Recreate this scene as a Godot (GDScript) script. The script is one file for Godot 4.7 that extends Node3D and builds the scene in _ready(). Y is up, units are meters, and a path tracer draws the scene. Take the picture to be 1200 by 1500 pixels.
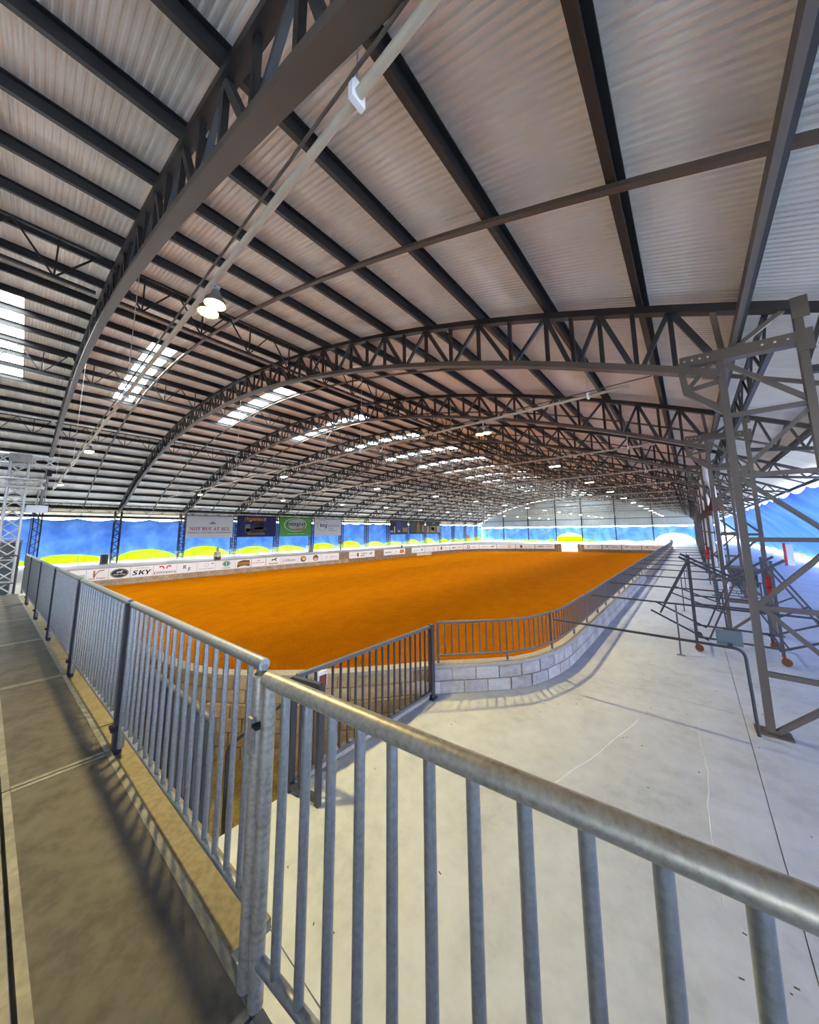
extends Node3D
# Covered riding arena: arched steel hall, orange sand ring, galvanised barriers, seen from a raised stage.

# ---------------------------------------------------------------- constants of the place
const EYE := Vector3(0, 2.65, 0)
const AX := -21.8          # middle of the arch
const AY := 10.65          # crown of the truss top chord
const AR := 57.0           # radius of the arch
const BAY := 5.85
const SAND := -0.75        # level of the sand
const LOW := -0.38         # level of the walkway left of the ring and behind it
const WALL_TOP := 0.45
const DECK := 1.0          # level of the stage
const EAVE_RIGHT := 3.95
const EAVE_LEFT := -47.55
const ORD := ["first", "second", "third", "fourth", "fifth", "sixth", "seventh", "eighth", "ninth", "tenth", "eleventh", "twelfth", "thirteenth", "fourteenth", "fifteenth", "sixteenth", "seventeenth", "eighteenth", "nineteenth", "twentieth", "twenty-first", "twenty-second", "twenty-third", "twenty-fourth", "twenty-fifth", "twenty-sixth", "twenty-seventh", "twenty-eighth", "twenty-ninth", "thirtieth", "thirty-first", "thirty-second", "thirty-third", "thirty-fourth", "thirty-fifth", "thirty-sixth"]

var M := {}                # materials
var used := {}             # names taken at top level
var cube: BoxMesh
var rod: CylinderMesh
var rng := RandomNumberGenerator.new()
var ring: PackedVector2Array   # centre line of the ring wall (x, z)
var ring_len: PackedFloat32Array

func zt(i) -> float:      # planes of the trusses
	return -1.0 if i == 0 else -0.76 - BAY * i

func zb(i) -> float:      # bays of the sheeting
	return -0.76 - BAY * i

func arch_y(x: float, off := 0.0) -> float:
	var d := x - AX
	var r := AR + off
	return AY - AR + sqrt(r * r - d * d)

func arch_pt(phi: float, off := 0.0) -> Vector2:
	return Vector2(AX + (AR + off) * sin(phi), AY - AR + (AR + off) * cos(phi))

func arch_phi(x: float) -> float:
	return asin((x - AX) / AR)

# ---------------------------------------------------------------- object helpers
func numbered(called: String) -> String:
	if not used.has(called):
		used[called] = 0
		return called
	used[called] += 1
	return "%s_%03d" % [called, used[called]]

func tag(o, label: String, category := "", group := "", kind := ""):
	if label != "":
		o.set_meta("label", label)
	if category != "":
		o.set_meta("category", category)
	if group != "":
		o.set_meta("group", group)
	if kind != "":
		o.set_meta("kind", kind)
	return o

func thing(called: String, label: String, category: String, at := Vector3.ZERO, group := "", kind := ""):
	var o := Node3D.new()
	o.name = numbered(called)
	add_child(o)
	o.position = at
	return tag(o, label, category, group, kind)

func put(parent, called: String, mesh: Mesh, material, xf := Transform3D.IDENTITY):
	var o := MeshInstance3D.new()
	o.mesh = mesh
	o.material_override = material
	o.cast_shadow = GeometryInstance3D.SHADOW_CASTING_SETTING_ON
	if parent == self:
		o.name = numbered(called)
		add_child(o)
	else:
		o.name = called
		parent.add_child(o, true)
	o.transform = xf
	return o

func off(parent) -> Vector3:
	if parent == self:
		return Vector3.ZERO
	var p = parent
	var s := Vector3.ZERO
	while p != self:
		s += p.position
		p = p.get_parent()
	return s

func along(a: Vector3, b: Vector3, w: float, h: float, side := Vector3.UP) -> Transform3D:
	var d := b - a
	var l := d.length()
	var zc := d / l
	var xc := side.cross(zc)
	if xc.length() < 0.02:
		xc = Vector3.RIGHT.cross(zc)
	xc = xc.normalized()
	var yc := zc.cross(xc)
	return Transform3D(Basis(xc * w, yc * h, zc * l), (a + b) / 2)

# a square bar from a to b, in the scene's axes (things are never turned)
func bar(parent, called: String, a: Vector3, b: Vector3, w: float, h: float, material, side := Vector3.UP):
	var o := off(parent)
	return put(parent, called, cube, material, along(a - o, b - o, w, h, side))

func pipe(parent, called: String, a: Vector3, b: Vector3, r: float, material):
	var o := off(parent)
	var t := along(a - o, b - o, r * 2, r * 2)
	return put(parent, called, rod, material, Transform3D(Basis(t.basis.x, t.basis.z, -t.basis.y), t.origin))

func block(parent, called: String, mid: Vector3, size: Vector3, material, turn := 0.0):
	var b := Basis(Vector3.UP, turn) * Basis.from_scale(size)
	return put(parent, called, cube, material, Transform3D(b, mid - off(parent)))

# ---------------------------------------------------------------- mesh helpers
func start() -> SurfaceTool:
	var st := SurfaceTool.new()
	st.begin(Mesh.PRIMITIVE_TRIANGLES)
	return st

func tri(st: SurfaceTool, a: Vector3, b: Vector3, c: Vector3, out: Vector3):
	var n := (b - a).cross(c - a)
	if n.length_squared() < 1e-14:
		return
	n = n.normalized()
	if n.dot(out) > 0:
		var k := b
		b = c
		c = k
	else:
		n = -n
	st.set_normal(n)
	st.add_vertex(a)
	st.set_normal(n)
	st.add_vertex(b)
	st.set_normal(n)
	st.add_vertex(c)

func quad(st: SurfaceTool, a: Vector3, b: Vector3, c: Vector3, d: Vector3, out: Vector3):
	tri(st, a, b, c, out)
	tri(st, a, c, d, out)

func quad_s(st: SurfaceTool, p: Array, n: Array):   # p and n of four corners, smooth
	var o = [0, 1, 2, 0, 2, 3]
	var g: Vector3 = (p[1] - p[0]).cross(p[2] - p[0])
	if g.length_squared() < 1e-16:
		g = (p[2] - p[0]).cross(p[3] - p[0])
	if g.dot(n[0] + n[1] + n[2] + n[3]) > 0:
		o = [0, 2, 1, 0, 3, 2]
	for k in o:
		st.set_normal(n[k])
		st.add_vertex(p[k])

func add_box(st: SurfaceTool, t: Transform3D):
	var c := []
	for i in 8:
		c.append(t * Vector3(0.5 if i & 1 else -0.5, 0.5 if i & 2 else -0.5, 0.5 if i & 4 else -0.5))
	var bx := t.basis.x
	var by := t.basis.y
	var bz := t.basis.z
	quad(st, c[0], c[2], c[6], c[4], -bx)
	quad(st, c[1], c[3], c[7], c[5], bx)
	quad(st, c[0], c[1], c[5], c[4], -by)
	quad(st, c[2], c[3], c[7], c[6], by)
	quad(st, c[0], c[1], c[3], c[2], -bz)
	quad(st, c[4], c[5], c[7], c[6], bz)

func add_bar(st: SurfaceTool, a: Vector3, b: Vector3, w: float, h: float, side := Vector3.UP):
	add_box(st, along(a, b, w, h, side))

# a box section swept along a path lying in a plane across `side`
func sweep_box(path: Array, side: Vector3, w: float, h: float) -> ArrayMesh:
	var st := start()
	var rows := []
	for i in path.size():
		var t: Vector3 = (path[mini(i + 1, path.size() - 1)] - path[maxi(i - 1, 0)]).normalized()
		var up := side.cross(t).normalized()
		rows.append([path[i] + side * w / 2 + up * h / 2, path[i] - side * w / 2 + up * h / 2, path[i] - side * w / 2 - up * h / 2, path[i] + side * w / 2 - up * h / 2, up])
	for i in path.size() - 1:
		var a = rows[i]
		var b = rows[i + 1]
		quad(st, a[0], a[1], b[1], b[0], a[4])
		quad(st, a[1], a[2], b[2], b[1], -side)
		quad(st, a[2], a[3], b[3], b[2], -a[4])
		quad(st, a[3], a[0], b[0], b[3], side)
	var e = rows[0]
	quad(st, e[0], e[1], e[2], e[3], path[0] - path[1])
	e = rows[-1]
	quad(st, e[0], e[1], e[2], e[3], path[-1] - path[-2])
	return st.commit()

func tube(path: Array, r: float, sides := 10) -> ArrayMesh:
	var st := start()
	var rows := []
	var nrm := []
	var u := Vector3.UP
	for i in path.size():
		var t: Vector3 = (path[mini(i + 1, path.size() - 1)] - path[maxi(i - 1, 0)]).normalized()
		if i == 0:
			u = Vector3.UP if absf(t.y) < 0.9 else Vector3.RIGHT
		u = (u - t * u.dot(t)).normalized()
		var v := t.cross(u)
		var row := []
		var nr := []
		for k in sides:
			var n := u * cos(TAU * k / sides) + v * sin(TAU * k / sides)
			nr.append(n)
			row.append(path[i] + n * r)
		rows.append(row)
		nrm.append(nr)
	for i in path.size() - 1:
		for k in sides:
			var j := (k + 1) % sides
			quad_s(st, [rows[i][k], rows[i][j], rows[i + 1][j], rows[i + 1][k]], [nrm[i][k], nrm[i][j], nrm[i + 1][j], nrm[i + 1][k]])
	for e in [0, path.size() - 1]:
		var out: Vector3 = path[0] - path[1] if e == 0 else path[-1] - path[-2]
		for k in sides:
			tri(st, path[e], rows[e][k], rows[e][(k + 1) % sides], out)
	return st.commit()

func bent(points: Array, r: float, steps := 5) -> Array:   # rounds the corners of a path
	var out := [points[0]]
	for i in range(1, points.size() - 1):
		var a: Vector3 = points[i] + (points[i - 1] - points[i]).normalized() * r
		var b: Vector3 = points[i] + (points[i + 1] - points[i]).normalized() * r
		for k in steps + 1:
			var t := float(k) / steps
			out.append(a.lerp(points[i], t).lerp(points[i].lerp(b, t), t))
	out.append(points[-1])
	return out

func lathe(profile: Array, sides := 20) -> ArrayMesh:   # profile of (radius, y) from bottom to top
	var st := start()
	for i in profile.size() - 1:
		var p: Vector2 = profile[i]
		var q: Vector2 = profile[i + 1]
		var n2 := Vector2(q.y - p.y, p.x - q.x).normalized()
		for k in sides:
			var a := TAU * k / sides
			var b := TAU * (k + 1) / sides
			var da := Vector3(cos(a), 0, sin(a))
			var db := Vector3(cos(b), 0, sin(b))
			quad_s(st, [da * p.x + Vector3.UP * p.y, db * p.x + Vector3.UP * p.y, db * q.x + Vector3.UP * q.y, da * q.x + Vector3.UP * q.y],
				[da * n2.x + Vector3.UP * n2.y, db * n2.x + Vector3.UP * n2.y, db * n2.x + Vector3.UP * n2.y, da * n2.x + Vector3.UP * n2.y])
	return st.commit()

func prism(poly: PackedVector2Array, y0: float, y1: float) -> ArrayMesh:   # polygon of (x, z) between two heights
	var st := start()
	var idx := Geometry2D.triangulate_polygon(poly)
	for k in range(0, idx.size(), 3):
		var a := poly[idx[k]]
		var b := poly[idx[k + 1]]
		var c := poly[idx[k + 2]]
		tri(st, Vector3(a.x, y1, a.y), Vector3(b.x, y1, b.y), Vector3(c.x, y1, c.y), Vector3.UP)
		tri(st, Vector3(a.x, y0, a.y), Vector3(b.x, y0, b.y), Vector3(c.x, y0, c.y), Vector3.DOWN)
	var cw := Geometry2D.is_polygon_clockwise(poly)
	for i in poly.size():
		var a := poly[i]
		var b := poly[(i + 1) % poly.size()]
		var d := b - a
		var n := Vector3(d.y, 0, -d.x) * (-1.0 if cw else 1.0)
		quad(st, Vector3(a.x, y0, a.y), Vector3(b.x, y0, b.y), Vector3(b.x, y1, b.y), Vector3(a.x, y1, a.y), n)
	return st.commit()

func rect(x0: float, z0: float, x1: float, z1: float) -> PackedVector2Array:
	return PackedVector2Array([Vector2(x0, z0), Vector2(x1, z0), Vector2(x1, z1), Vector2(x0, z1)])

# ---------------------------------------------------------------- materials
func noise_image(size: int, freq: float, seed_: int, octaves := 4, kind := FastNoiseLite.TYPE_SIMPLEX_SMOOTH) -> Image:
	var n := FastNoiseLite.new()
	n.seed = seed_
	n.noise_type = kind
	n.frequency = freq
	n.fractal_octaves = octaves
	return n.get_seamless_image(size, size)

func tinted(stops: Array, layers: Array, size := 256) -> ImageTexture:
	# stops: colours from low to high; layers: [image, weight]
	var im := Image.create(size, size, false, Image.FORMAT_RGB8)
	for y in size:
		for x in size:
			var v := 0.0
			for l in layers:
				v += (l[0].get_pixel(x, y).r - 0.5) * l[1]
			v = clampf(v + 0.5, 0, 0.9999) * (stops.size() - 1)
			var k := int(v)
			im.set_pixel(x, y, stops[k].lerp(stops[k + 1], v - k))
	im.generate_mipmaps()
	return ImageTexture.create_from_image(im)

func mat(called: String, color: Color, rough := 0.7, metal := 0.0, tex = null, scale := 1.0, bump = null, bump_cm := 0.0) -> StandardMaterial3D:
	var m := StandardMaterial3D.new()
	m.resource_name = called
	m.albedo_color = color
	m.roughness = rough
	m.metallic = metal
	if tex or bump:
		m.uv1_triplanar = true
		m.uv1_world_triplanar = true
		m.uv1_scale = Vector3.ONE * scale
	if tex:
		m.albedo_texture = tex
	if bump:
		m.heightmap_enabled = true
		m.heightmap_texture = bump
		m.heightmap_scale = bump_cm
	M[called] = m
	return m

func c8(r: int, g: int, b: int) -> Color:
	return Color(r / 255.0, g / 255.0, b / 255.0)

func materials():
	var fine := noise_image(256, 0.06, 3, 5)
	var coarse := noise_image(256, 0.012, 7, 4)
	var grain := noise_image(256, 0.25, 11, 2)
	var sand_fine := noise_image(256, 0.16, 5, 4)
	var fine_t := ImageTexture.create_from_image(fine)
	var sand_t := ImageTexture.create_from_image(sand_fine)
	var W := Color.WHITE
	mat("concrete", W, 0.75, 0.0, tinted([c8(172, 181, 183), c8(186, 194, 196), c8(193, 201, 203), c8(199, 207, 210)], [[coarse, 0.8], [fine, 0.6], [grain, 0.3]]), 0.31)
	mat("joint", c8(176, 177, 174), 0.9)
	mat("crack_filler", c8(202, 204, 202), 0.8)
	mat("grit", c8(96, 84, 70), 0.9)
	mat("low_concrete", W, 0.85, 0.0, tinted([c8(190, 188, 182), c8(206, 204, 199), c8(214, 212, 208)], [[coarse, 1.0], [fine, 0.5]]), 0.2)
	mat("sand", W, 0.97, 0.0, tinted([c8(131, 72, 1), c8(148, 83, 2), c8(157, 91, 3), c8(168, 102, 6)], [[sand_fine, 0.9], [coarse, 0.4], [grain, 0.5]]), 0.35, sand_t, 3.0)
	M.sand.metallic_specular = 0.05
	mat("alley_sand", W, 0.95, 0.0, tinted([c8(84, 72, 40), c8(112, 98, 58), c8(136, 122, 80)], [[sand_fine, 0.7], [coarse, 0.8]]), 0.5, sand_t, 2.0)
	mat("plinth", W, 0.9, 0.0, tinted([c8(104, 88, 66), c8(138, 118, 92), c8(160, 142, 116)], [[fine, 0.9], [coarse, 0.6], [grain, 0.4]]), 0.8)
	mat("mortar", W, 0.95, 0.0, tinted([c8(150, 144, 136), c8(178, 172, 164)], [[fine, 1.0], [grain, 0.5]]), 1.2)
	for k in 3:
		var d := k * 7 - 7
		mat("white_block_%d" % k, W, 0.85, 0.0, tinted([c8(136 + d, 132 + d, 132 + d), c8(166 + d, 162 + d, 162 + d), c8(180 + d, 177 + d, 178 + d)], [[fine, 0.8], [coarse, 0.5], [grain, 0.5]], 128), 1.1)
		mat("bare_block_%d" % k, W, 0.92, 0.0, tinted([c8(142 + d, 126 + d, 104 + d), c8(170 + d, 152 + d, 128 + d), c8(188 + d, 172 + d, 150 + d)], [[fine, 0.8], [coarse, 0.5], [grain, 0.6]], 128), 1.1)
	mat("steel", c8(46, 44, 44), 0.5, 0.2)
	mat("steel_web", c8(58, 58, 60), 0.5, 0.25)
	mat("column_steel", c8(92, 82, 73), 0.5, 0.1)
	mat("fence_steel", c8(98, 100, 106), 0.45, 0.35)
	mat("pipe_steel", c8(64, 66, 74), 0.45, 0.3)
	var zinc := tinted([c8(132, 133, 130), c8(150, 152, 150), c8(164, 167, 166)], [[fine, 0.9], [grain, 0.4]])
	mat("zinc", W, 0.38, 0.7, zinc, 2.5)
	mat("zinc_warm", W, 0.42, 0.6, tinted([c8(140, 132, 116), c8(168, 163, 148), c8(182, 178, 166)], [[fine, 0.9], [coarse, 0.5], [grain, 0.4]]), 3.0)
	mat("alu", c8(205, 206, 204), 0.35, 0.7)
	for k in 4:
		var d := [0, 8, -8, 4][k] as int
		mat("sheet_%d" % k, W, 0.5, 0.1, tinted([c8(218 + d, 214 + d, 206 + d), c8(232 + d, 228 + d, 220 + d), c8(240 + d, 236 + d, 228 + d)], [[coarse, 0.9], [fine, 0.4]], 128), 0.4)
	mat("eave_sheet", c8(92, 77, 50), 0.7)
	mat("gable_sheet", c8(170, 176, 178), 0.5, 0.1)
	var pane := mat("skylight", Color(0.96, 0.98, 1.0, 0.22), 0.05)
	pane.transparency = BaseMaterial3D.TRANSPARENCY_ALPHA
	var tarp := mat("tarp", W, 0.6, 0.0, tinted([c8(66, 116, 218), c8(88, 142, 236), c8(116, 168, 246)], [[coarse, 1.2], [fine, 0.3]]), 0.12)
	tarp.backlight_enabled = true
	tarp.backlight = Color(0.28, 0.28, 0.28)
	tarp.cull_mode = BaseMaterial3D.CULL_DISABLED
	var side := tarp.duplicate()
	side.resource_name = "side_tarp"
	side.backlight = Color(0.36, 0.36, 0.36)
	side.albedo_color = Color(0.84, 0.88, 0.96)
	M.side_tarp = side
	mat("hem", c8(30, 60, 150), 0.6)
	mat("ply", W, 0.75, 0.0, tinted([c8(64, 62, 55), c8(82, 79, 71), c8(91, 88, 80)], [[coarse, 1.0], [fine, 0.7], [grain, 0.3]]), 0.6)
	mat("deck_edge", W, 0.6, 0.2, tinted([c8(104, 103, 92), c8(124, 122, 110), c8(140, 138, 126)], [[fine, 0.9], [coarse, 0.5]], 128), 1.5)
	mat("plank", W, 0.8, 0.0, tinted([c8(104, 96, 74), c8(124, 116, 92), c8(136, 128, 104)], [[fine, 0.8], [coarse, 0.4]]), 1.4)
	mat("board_white", c8(226, 228, 230), 0.55)
	mat("banner_white", c8(222, 222, 224), 0.6)
	mat("banner_navy", c8(24, 26, 92), 0.6)
	mat("banner_green", c8(92, 168, 74), 0.6)
	mat("banner_black", c8(40, 38, 40), 0.6)
	mat("grass", W, 0.9, 0.0, tinted([c8(40, 58, 0), c8(52, 68, 0), c8(66, 74, 0)], [[fine, 0.8], [coarse, 0.8], [grain, 0.5]]), 0.15)
	M.grass.metallic_specular = 0.0
	mat("pale_ground", c8(214, 208, 196), 0.9)
	mat("rubber", c8(26, 26, 28), 0.7)
	mat("rust", W, 0.8, 0.1, tinted([c8(70, 36, 22), c8(104, 56, 36), c8(124, 74, 52)], [[fine, 1.0], [grain, 0.4]], 128), 4.0)
	mat("sign_red", c8(128, 44, 18), 0.5)
	mat("red", c8(200, 26, 22), 0.4)
	mat("black", c8(24, 25, 28), 0.5)
	mat("white", c8(238, 238, 236), 0.5)
	mat("yellow", c8(120, 92, 0), 1.0).metallic_specular = 0.0
	mat("orange", c8(118, 48, 0), 1.0).metallic_specular = 0.0
	mat("plate_grey", c8(96, 112, 116), 0.6)
	mat("pvc", c8(212, 206, 198), 0.45)
	mat("lamp_pipe", c8(190, 180, 160), 0.5, 0.2)
	mat("lamp_housing", c8(120, 118, 112), 0.4, 0.5)
	for e in [["lamp_glow_warm", Color(1.0, 0.86, 0.35), 9.0], ["lamp_glow_white", Color(1.0, 0.97, 0.88), 5.0]]:
		var m := mat(e[0], Color.WHITE, 0.4)
		m.emission_enabled = true
		m.emission = e[1]
		m.emission_energy_multiplier = e[2]

# ---------------------------------------------------------------- ring wall line
func make_ring():
	var c := [Vector2(-3.47, -4.75), Vector2(-2.94, -5.3), Vector2(-2.42, -5.95), Vector2(-2.15, -6.9), Vector2(-2.1, -8.2), Vector2(-2.1, -12), Vector2(-2.1, -20), Vector2(-2.1, -30), Vector2(-2.1, -40), Vector2(-2.1, -50), Vector2(-2.1, -56), Vector2(-2.6, -58.4), Vector2(-5, -59), Vector2(-9, -58.4), Vector2(-13.4, -57.2), Vector2(-16.5, -56), Vector2(-20, -54.3), Vector2(-24, -52), Vector2(-27, -49.2), Vector2(-28.7, -45.6), Vector2(-29.2, -41), Vector2(-29.2, -30), Vector2(-29.2, -20), Vector2(-29.15, -12), Vector2(-29.15, -6), Vector2(-29.15, -2.0), Vector2(-28.85, -1.45), Vector2(-28.2, -1.25), Vector2(-25, -1.35), Vector2(-16, -1.65), Vector2(-10, -1.7), Vector2(-7.6, -1.85), Vector2(-6.3, -2.12), Vector2(-5.7, -2.45), Vector2(-4.9, -3.1), Vector2(-4.14, -3.9)]
	ring = PackedVector2Array()
	var n := c.size()
	for i in n:
		for k in 5:
			ring.append(c[i].cubic_interpolate(c[(i + 1) % n], c[(i + n - 1) % n], c[(i + 2) % n], k / 5.0))
	ring.append(c[0])
	ring_len = PackedFloat32Array([0.0])
	for i in range(1, ring.size()):
		ring_len.append(ring_len[i - 1] + ring[i].distance_to(ring[i - 1]))

func ring_at(s: float) -> Array:   # [point, tangent] at arc length s
	var total := ring_len[ring_len.size() - 1]
	s = fposmod(s, total)
	var i := ring_len.bsearch(s)
	i = clampi(i, 1, ring.size() - 1)
	var t := (s - ring_len[i - 1]) / maxf(ring_len[i] - ring_len[i - 1], 1e-6)
	return [ring[i - 1].lerp(ring[i], t), (ring[i] - ring[i - 1]).normalized()]

func ring_s(p: Vector2) -> float:   # arc length of the closest point
	var best := 1e9
	var s := 0.0
	for i in ring.size() - 1:
		var q := Geometry2D.get_closest_point_to_segment(p, ring[i], ring[i + 1])
		var d := q.distance_to(p)
		if d < best:
			best = d
			s = ring_len[i] + q.distance_to(ring[i])
	return s

# ================================================================ scene
func _ready():
	rng.seed = 20
	view_and_light()
	cube = BoxMesh.new()
	cube.size = Vector3.ONE
	rod = CylinderMesh.new()
	rod.top_radius = 0.5
	rod.bottom_radius = 0.5
	rod.height = 1.0
	rod.radial_segments = 12
	rod.rings = 1
	materials()
	make_ring()
	grounds()
	ring_wall()
	roof()
	gable()
	trusses()
	columns()
	purlins()
	tarps()
	stage()
	barriers()
	ring_fence()
	gate()
	lamp_pipes()
	ad_boards()
	hanging_banners()
	guard_pipes()
	rack()
	tower()
	clutter()
	people()

func view_and_light():
	var cam := Camera3D.new()
	cam.name = "camera"
	var psi := 0.7033
	var p := 0.1321
	var ro := -0.0071
	var fw := Vector3(-sin(psi), 0, -cos(psi))
	var rt := Vector3(cos(psi), 0, -sin(psi))
	var f3 := fw * cos(p) + Vector3.UP * sin(p)
	var u3 := -fw * sin(p) + Vector3.UP * cos(p)
	var rr := rt * cos(ro) + u3 * sin(ro)
	var uu := -rt * sin(ro) + u3 * cos(ro)
	cam.transform = Transform3D(Basis(rr, uu, -f3), EYE)
	var near := 0.05
	cam.projection = Camera3D.PROJECTION_FRUSTUM
	cam.keep_aspect = Camera3D.KEEP_HEIGHT
	cam.size = near * 1500.0 / 481.5
	cam.frustum_offset = Vector2(0, -near * 36.0 / 481.5)
	cam.near = near
	cam.far = 600
	add_child(cam)
	cam.current = true
	var env := Environment.new()
	var sky := Sky.new()
	var sm := ProceduralSkyMaterial.new()      # an even white overcast
	sm.sky_top_color = Color(0.93, 0.98, 1.0)
	sm.sky_horizon_color = Color(0.97, 1.0, 0.99)
	sm.ground_bottom_color = Color(0.6, 0.6, 0.58)
	sm.ground_horizon_color = Color(0.9, 0.9, 0.9)
	sm.sun_angle_max = 1.0
	sm.sky_energy_multiplier = 1.0
	sky.sky_material = sm
	env.background_mode = Environment.BG_SKY
	env.sky = sky
	env.background_energy_multiplier = 3.0
	env.ambient_light_source = Environment.AMBIENT_SOURCE_SKY
	env.tonemap_mode = Environment.TONE_MAPPER_LINEAR
	env.tonemap_exposure = 12.0
	env.sdfgi_enabled = true
	env.ssao_enabled = true
	env.ssil_enabled = true
	var we := WorldEnvironment.new()
	we.name = "environment"
	we.environment = env
	add_child(we)

# ---------------------------------------------------------------- grounds
func grounds():
	var floor_poly := PackedVector2Array([Vector2(-3.4, 11.2), Vector2(-3.4, -4.74)])
	for i in range(1, 31):
		floor_poly.append(ring[i])
	floor_poly.append(Vector2(-2.1, -60))
	floor_poly.append(Vector2(-2.1, -90))
	floor_poly.append(Vector2(9.0, -90))
	floor_poly.append(Vector2(9.0, 11.2))
	var f = thing("floor", "pale concrete aisle floor right of the sand ring", "floor", Vector3.ZERO, "", "structure")
	put(f, "slab_bed", prism(floor_poly, -0.95, -0.014), M.joint)
	var zs := [11.2]
	for i in range(0, 16):
		zs.append(zt(i) - 0.35)
	for k in zs.size() - 1:
		for part in [[-3.4, 0.326], [0.334, 9.0]]:
			for piece in Geometry2D.intersect_polygons(floor_poly, rect(part[0], zs[k] - 0.004, part[1], zs[k + 1] + 0.004)):
				put(f, "slab", prism(piece, -0.1, 0.0), M.concrete)
	var cracks := [[Vector2(-2.0, -6.62), Vector2(-1.47, -6.43), Vector2(-0.73, -6.4), Vector2(-0.24, -6.47), Vector2(-0.17, -6.2), Vector2(-0.15, -5.74), Vector2(-0.1, -5.16), Vector2(-0.12, -4.4), Vector2(-0.05, -3.2)], [Vector2(-3.3, -3.6), Vector2(-2.8, -3.7), Vector2(-2.22, -3.86), Vector2(-1.8, -3.8), Vector2(-1.42, -3.67)], [Vector2(-1.42, -3.67), Vector2(-1.16, -4.5), Vector2(-0.83, -5.74), Vector2(-0.73, -6.4)]]
	for c in cracks:
		var path := []
		for i in c.size() - 1:
			for k in 4:
				var q: Vector2 = c[i].lerp(c[i + 1], k / 4.0) + Vector2(rng.randf_range(-0.01, 0.01), rng.randf_range(-0.01, 0.01))
				path.append(Vector3(q.x, 0.0, q.y))
		put(f, "crack_filler", tube(path, 0.005, 5), M.crack_filler)
	var grit := start()
	for k in 90:
		var p := Vector3(rng.randf_range(-3.3, 0.6), 0.0, rng.randf_range(-9.0, 0.5))
		if p.x > -2.9 + maxf(0.0, (-4.6 - p.z)) * 0.5 or p.z > -4.4:
			if p.x > -2.0 or p.z > -4.8:
				var d := Vector3(rng.randf_range(-1, 1), 0, rng.randf_range(-1, 1)).normalized() * rng.randf_range(0.004, 0.014)
				add_bar(grit, p - d, p + d, 0.008, 0.006)
	tag(put(f, "grit", grit.commit(), M.grit), "", "", "", "stuff")
	var s = thing("floor_sand", "raked orange sand of the riding ring", "sand", Vector3(0, SAND, 0), "", "structure")
	put(s, "sand_bed", sand_mesh(), M.sand)
	var a = thing("floor_alley", "dark sandy ground of the sunken alley before the stage", "ground", Vector3(0, SAND, 0), "", "structure")
	put(a, "sand_bed", prism(PackedVector2Array([Vector2(-3.42, -0.2), Vector2(-3.42, -4.6), Vector2(-4.0, -3.9), Vector2(-4.86, -3.2), Vector2(-5.7, -2.5), Vector2(-6.3, -2.2), Vector2(-7.6, -1.9), Vector2(-12, -1.72), Vector2(-12, -0.2)]), -0.2, 0.02), M.alley_sand)
	var l = thing("floor_walkway", "grey walkway floor between the ring wall and the blue tarps", "floor", Vector3.ZERO, "", "structure")
	put(l, "slab_bed", prism(rect(-48.5, 11.2, -29.15, -90), -1.0, LOW), M.low_concrete)
	put(l, "slab_bed", prism(rect(-29.15, -1.62, -3.42, 11.2), -1.0, LOW - 0.3), M.low_concrete)
	var far_poly := PackedVector2Array([Vector2(-2.1, -90), Vector2(-2.1, -57)])
	for i in range(56, 101):
		far_poly.append(ring[i])
	far_poly.append(Vector2(-29.15, -90))
	put(l, "slab_bed", prism(far_poly, -1.0, SAND + 0.01), M.low_concrete)
	var o = thing("ground_outside", "pale ground outside the hall, overexposed in daylight", "ground", Vector3.ZERO, "", "structure")
	put(o, "earth", prism(rect(-320, 200, 260, -360), -3.0, -1.02), M.pale_ground)
	put(o, "pale_strip", prism(rect(9.0, 60, 60, -200), -1.5, -0.1), M.pale_ground)
	var g1 = put(self, "grass_bank", bank_mesh(), M.grass)
	tag(g1, "bright yellow-green grass bank seen under the blue tarps", "grass", "", "stuff")
	var g2 = put(self, "grass_field", prism(rect(-52, -112, -21, -190), -1.2, -0.5), M.grass)
	tag(g2, "bright grass field beyond the far end of the hall", "grass", "", "stuff")

func sand_mesh() -> ArrayMesh:
	# gentle waves and harrow furrows, as geometry; the ring wall bounds it
	var st := start()
	var n := FastNoiseLite.new()
	n.seed = 4
	n.frequency = 0.18
	var nx := 90
	var nz := 240
	var H := func(i: int, k: int) -> Vector3:
		var x := lerpf(-29.2, -2.15, float(i) / nx)
		var z := lerpf(-1.6, -60.0, float(k) / nz)
		var y := n.get_noise_2d(x, z) * 0.03 + 0.012 * sin((x * 0.75 + z * 0.2) * 5.2 + n.get_noise_2d(x * 3.0, z * 0.4) * 3.0)
		return Vector3(x, y, z)
	var poly := PackedVector2Array(ring)
	for i in nx:
		for k in nz:
			var a: Vector3 = H.call(i, k)
			var c: Vector3 = H.call(i + 1, k + 1)
			if not (Geometry2D.is_point_in_polygon(Vector2(a.x, a.z), poly) or Geometry2D.is_point_in_polygon(Vector2(c.x, c.z), poly) or Geometry2D.is_point_in_polygon(Vector2(a.x, c.z), poly) or Geometry2D.is_point_in_polygon(Vector2(c.x, a.z), poly)):
				continue
			quad(st, a, H.call(i + 1, k), c, H.call(i, k + 1), Vector3.UP)
	return st.commit()

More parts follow.
